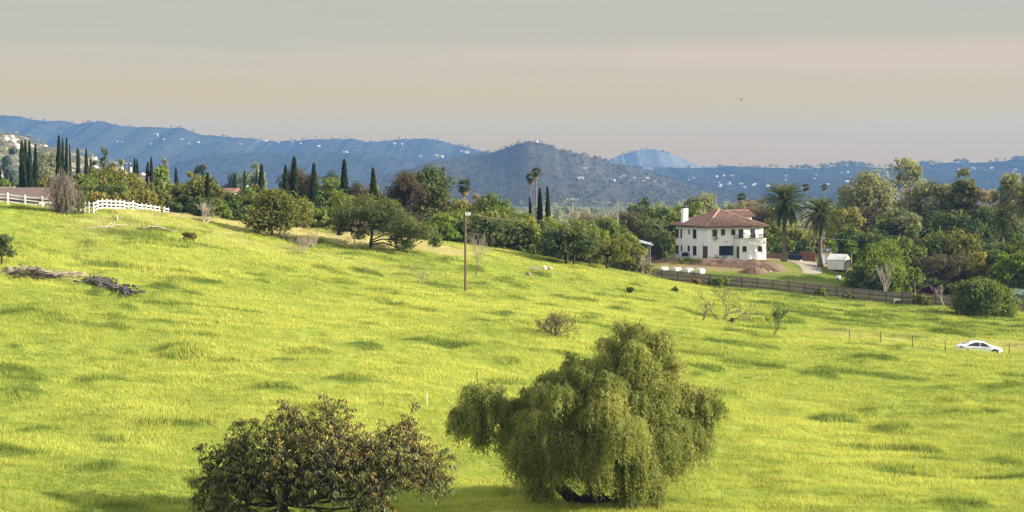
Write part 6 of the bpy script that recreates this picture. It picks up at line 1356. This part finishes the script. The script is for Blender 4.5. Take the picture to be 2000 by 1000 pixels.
for px, py in [(1342, 361), (1350, 358), (1358, 362), (1366, 359), (1335, 366), (1378, 361), (1388, 363), (1396, 360), (1405, 364), (1413, 368), (1422, 362), (1430, 366), (1440, 369), (1398, 369), (1372, 366), (1310, 352), (1322, 347), (1370, 345), (1382, 343), (1392, 346), (1460, 352), (1480, 345), (1505, 350), (1530, 343), (1548, 355), (1575, 348), (1590, 340), (1612, 338), (1625, 345), (1700, 338), (1712, 336), (1745, 342), (1840, 334), (1862, 331), (1905, 328), (1925, 333), (1960, 330), (1490, 362), (1520, 366), (1640, 352)]: put_house(4, px, py, .38 + .32 * r.random(), gr, lb)
gr = 'white houses along the left ridge'; lb = 'tiny white house on the long blue ridge at the left'
for px, py in [(508, 277), (520, 277.5), (535, 277), (548, 277.5), (405, 282), (415, 281), (388, 275), (360, 272), (340, 285), (488, 283), (576, 279), (600, 281), (696, 304), (700, 300), (775, 281), (790, 282), (862, 306), (870, 307), (835, 305), (905, 297), (915, 299), (282, 278), (290, 276), (330, 264), (640, 285)]: put_house(1, px, py, .45 + .4 * r.random(), gr, lb)
gr = 'pale houses at the foot of the cone hill'; lb = 'tiny pale house at the foot of the cone shaped hill'
for px, py in [(1180, 352), (1196, 349), (1210, 354), (1224, 347), (1240, 356), (1252, 350), (1262, 358), (1205, 345), (1278, 362), (1130, 332), (1115, 350)]: put_house(2, px, py, .3 + .25 * r.random(), gr, lb)
# building on the saddle, tank on the cone's top
q = onhill(4, 1257, 333); o_ = thing('tall_building', 'pale flat roofed building on the saddle below the flat topped mountain', 'building', q); MB().box((0, 0, 5), (26, 16, 16)).build('wall', FHW, o_); MB().box((0, 0, 13.3), (27, 17, .6)).box((-6, 0, 14.6), (6, 6, 2)).build('roof', FHR, o_)
q = onhill(2, 1041, 281); o_ = thing('hilltop_building', 'pale round building on the top of the cone shaped hill', 'building', q + (0, 30, -1)); MB().tube([(0, 0, -4), (0, 0, 5.6)], 12, 24).build('wall', plain('pink_wall', (.55, .45, .38), .85, .1), o_); MB().tube([(0, 0, 5.6), (0, 0, 6.4), (0, 0, 8)], [12.5, 12.2, 2], 24).build('roof', FHR, o_)
# woods in the valley, chaparral and ridge-line trees on the hills
def clump_forest(name, label, P0, S, mat, seed, nl=26):
    r = np.random.default_rng(seed); n = len(P0); c = np.repeat(P0, nl, 0); sz = np.repeat(S, nl, 0); d = unit(r.normal(size=(n * nl, 3))); d[:, 2] = np.where(d[:, 2] < -.3, -d[:, 2], d[:, 2])
    p = c + d * sz * (.55 + .45 * r.random((n * nl, 1))) + np.array([0, 0, 1]) * sz[:, 2:3] * .75; nr = unit(d + r.normal(0, .5, d.shape) + np.array([0, 0, .3])); ls = sz.mean(1) * .34
    t_ = unit(np.cross(nr, r.normal(size=nr.shape))); b_ = np.cross(nr, t_); a = (ls * (.7 + .6 * r.random(n * nl)))[:, None]
    V = np.empty((n * nl, 4, 3), np.float32); V[:, 0] = p - t_ * a; V[:, 1] = p + b_ * a * .7; V[:, 2] = p + t_ * a; V[:, 3] = p - b_ * a * .7
    ti = np.clip(np.repeat(r.random(n), nl) * .65 + .35 * r.random(n * nl), 0, 1); o_ = leaf_obj(name, V, np.repeat(ti, 4), mat, None); return tag(o_, label, 'trees' if 'scrub' not in name else 'scrub', None, 'stuff')
r = np.random.default_rng(950); n = 5200; yy = np.interp(r.random(n), np.linspace(0, 1, 5), [430, 620, 900, 1500, 2600]); uu = r.uniform(-80, 2080, n); xx = (uu - CX) / F * yy; k = fbm(xx / 90, yy / 90, 77, 3) > .40; xx, yy = xx[k], yy[k]; zz = base(xx, yy); h = r.uniform(2.2, 5.5, len(xx)) * np.where(r.random(len(xx)) < .12, 1.5, 1)
clump_forest('forest', 'hazy mixed woods covering the valley floor behind the treeline', np.stack([xx, yy, zz], -1), np.stack([h * .8, h * .8, h], -1), LM['euc'], 951)
r = np.random.default_rng(955); n = 420; yy = r.uniform(236, 400, n); uu = r.uniform(2075, 2420, n); xx = (uu - CX) / F * yy; zz = base(xx, yy); h = r.uniform(1.6, 4.5, n)
clump_forest('forest', 'continuation of the mixed wood past the right edge of the photo', np.stack([xx, yy, zz], -1), np.stack([h * .8, h * .8, h], -1), LM['euc'], 956, 170)
def scrub(keys, n, smin, smax, seed):
    r = np.random.default_rng(seed); Pp, Ss = [], []
    for key in keys:
        u, s, X, Yg, z = HILLS[key]; i = r.integers(0, 47, n); j = r.integers(0, X.shape[1] - 1, n); f = r.random(n)[:, None]; A = np.stack([X[i, j], Yg[i, j], z[i, j]], -1); B = np.stack([X[i, j + 1], Yg[i, j + 1], z[i, j + 1]], -1); Pp.append(A * (1 - f) + B * f); q = r.uniform(smin, smax, n); Ss.append(np.stack([q * 1.3, q * 1.3, q], -1))
    return np.concatenate(Pp), np.concatenate(Ss)
def ridge(key, n, smin, smax, seed, lo=-1e9, hi=1e9):
    r = np.random.default_rng(seed); u, s, X, Yg, z = HILLS[key]; j = np.where((u > lo) & (u < hi))[0]; j = j[r.integers(0, len(j), n)]; keep = fbm(u[j] / 14., u[j] * 0, seed, 2) > .52; j = j[keep]; i = 45 + r.integers(-1, 1, len(j)); q = r.uniform(smin, smax, len(j)); return np.stack([X[i, j] + r.normal(0, 4, len(j)), Yg[i, j], z[i, j]], -1), np.stack([q * .9, q * .9, q], -1)
a, b = scrub([2], 2600, 1.6, 4., 961); clump_forest('chaparral_scrub', 'dark chaparral dotting the cone shaped hill', a, b, LM['chaparral'], 962, 9)
a, b = scrub([1, 12, 4], 1300, 2.5, 6, 963); clump_forest('chaparral_scrub', 'dark chaparral and trees dotting the far hills', a, b, LM['chaparral'], 964, 9)
a, b = scrub([5], 900, 1.4, 3.6, 965); clump_forest('chaparral_scrub', 'bushes dotting the near boulder hillside', a, b, LM['euc'], 966, 14)
rs = [ridge(1, 110, 2, 6, 971, 170, 1000), ridge(4, 420, 2.5, 8, 972, 1440, 2200), ridge(2, 60, 2, 4.5, 973, 950, 1110), ridge(3, 30, 3, 6, 974, 1215, 1320)]
clump_forest('ridge_trees', 'tiny trees along the skylines of the far hills', np.concatenate([q[0] for q in rs]), np.concatenate([q[1] for q in rs]), LM['dark'], 975, 22)
# boulders on the near hillside: past counting
r = np.random.default_rng(980); u, s, X, Yg, z = HILLS[5]; V, Fc, o_ = [], [], 0
for k in range(320):
    i = int(r.integers(4, 47)); j = int(r.integers(0, X.shape[1] - 1)); q = r.uniform(1.2, 3.6) * (1.7 if r.random() < .12 else 1)
    a = np.linspace(0, math.pi, 5); w_ = np.linspace(0, 2 * math.pi, 8)[:-1]
    for A in a:
        for B in w_: m_ = .7 + .6 * r.random() if 0 < A < 3 else 1; V.append((X[i, j] + q * 1.2 * m_ * math.sin(A) * math.cos(B), Yg[i, j] + q * m_ * math.sin(A) * math.sin(B), z[i, j] + q * .9 * math.cos(A)))
    for i2 in range(4):
        for j2 in range(7): Fc.append((o_ + i2 * 7 + j2, o_ + (i2 + 1) * 7 + j2, o_ + (i2 + 1) * 7 + (j2 + 1) % 7, o_ + i2 * 7 + (j2 + 1) % 7))
    o_ += 35
tag(link('boulders', np_mesh('boulders', V, Fc, plain('granite_boulder', (.50, .42, .34), .9, .35, .4))), 'pale granite boulders scattered over the near hillside', 'boulders', None, 'stuff')
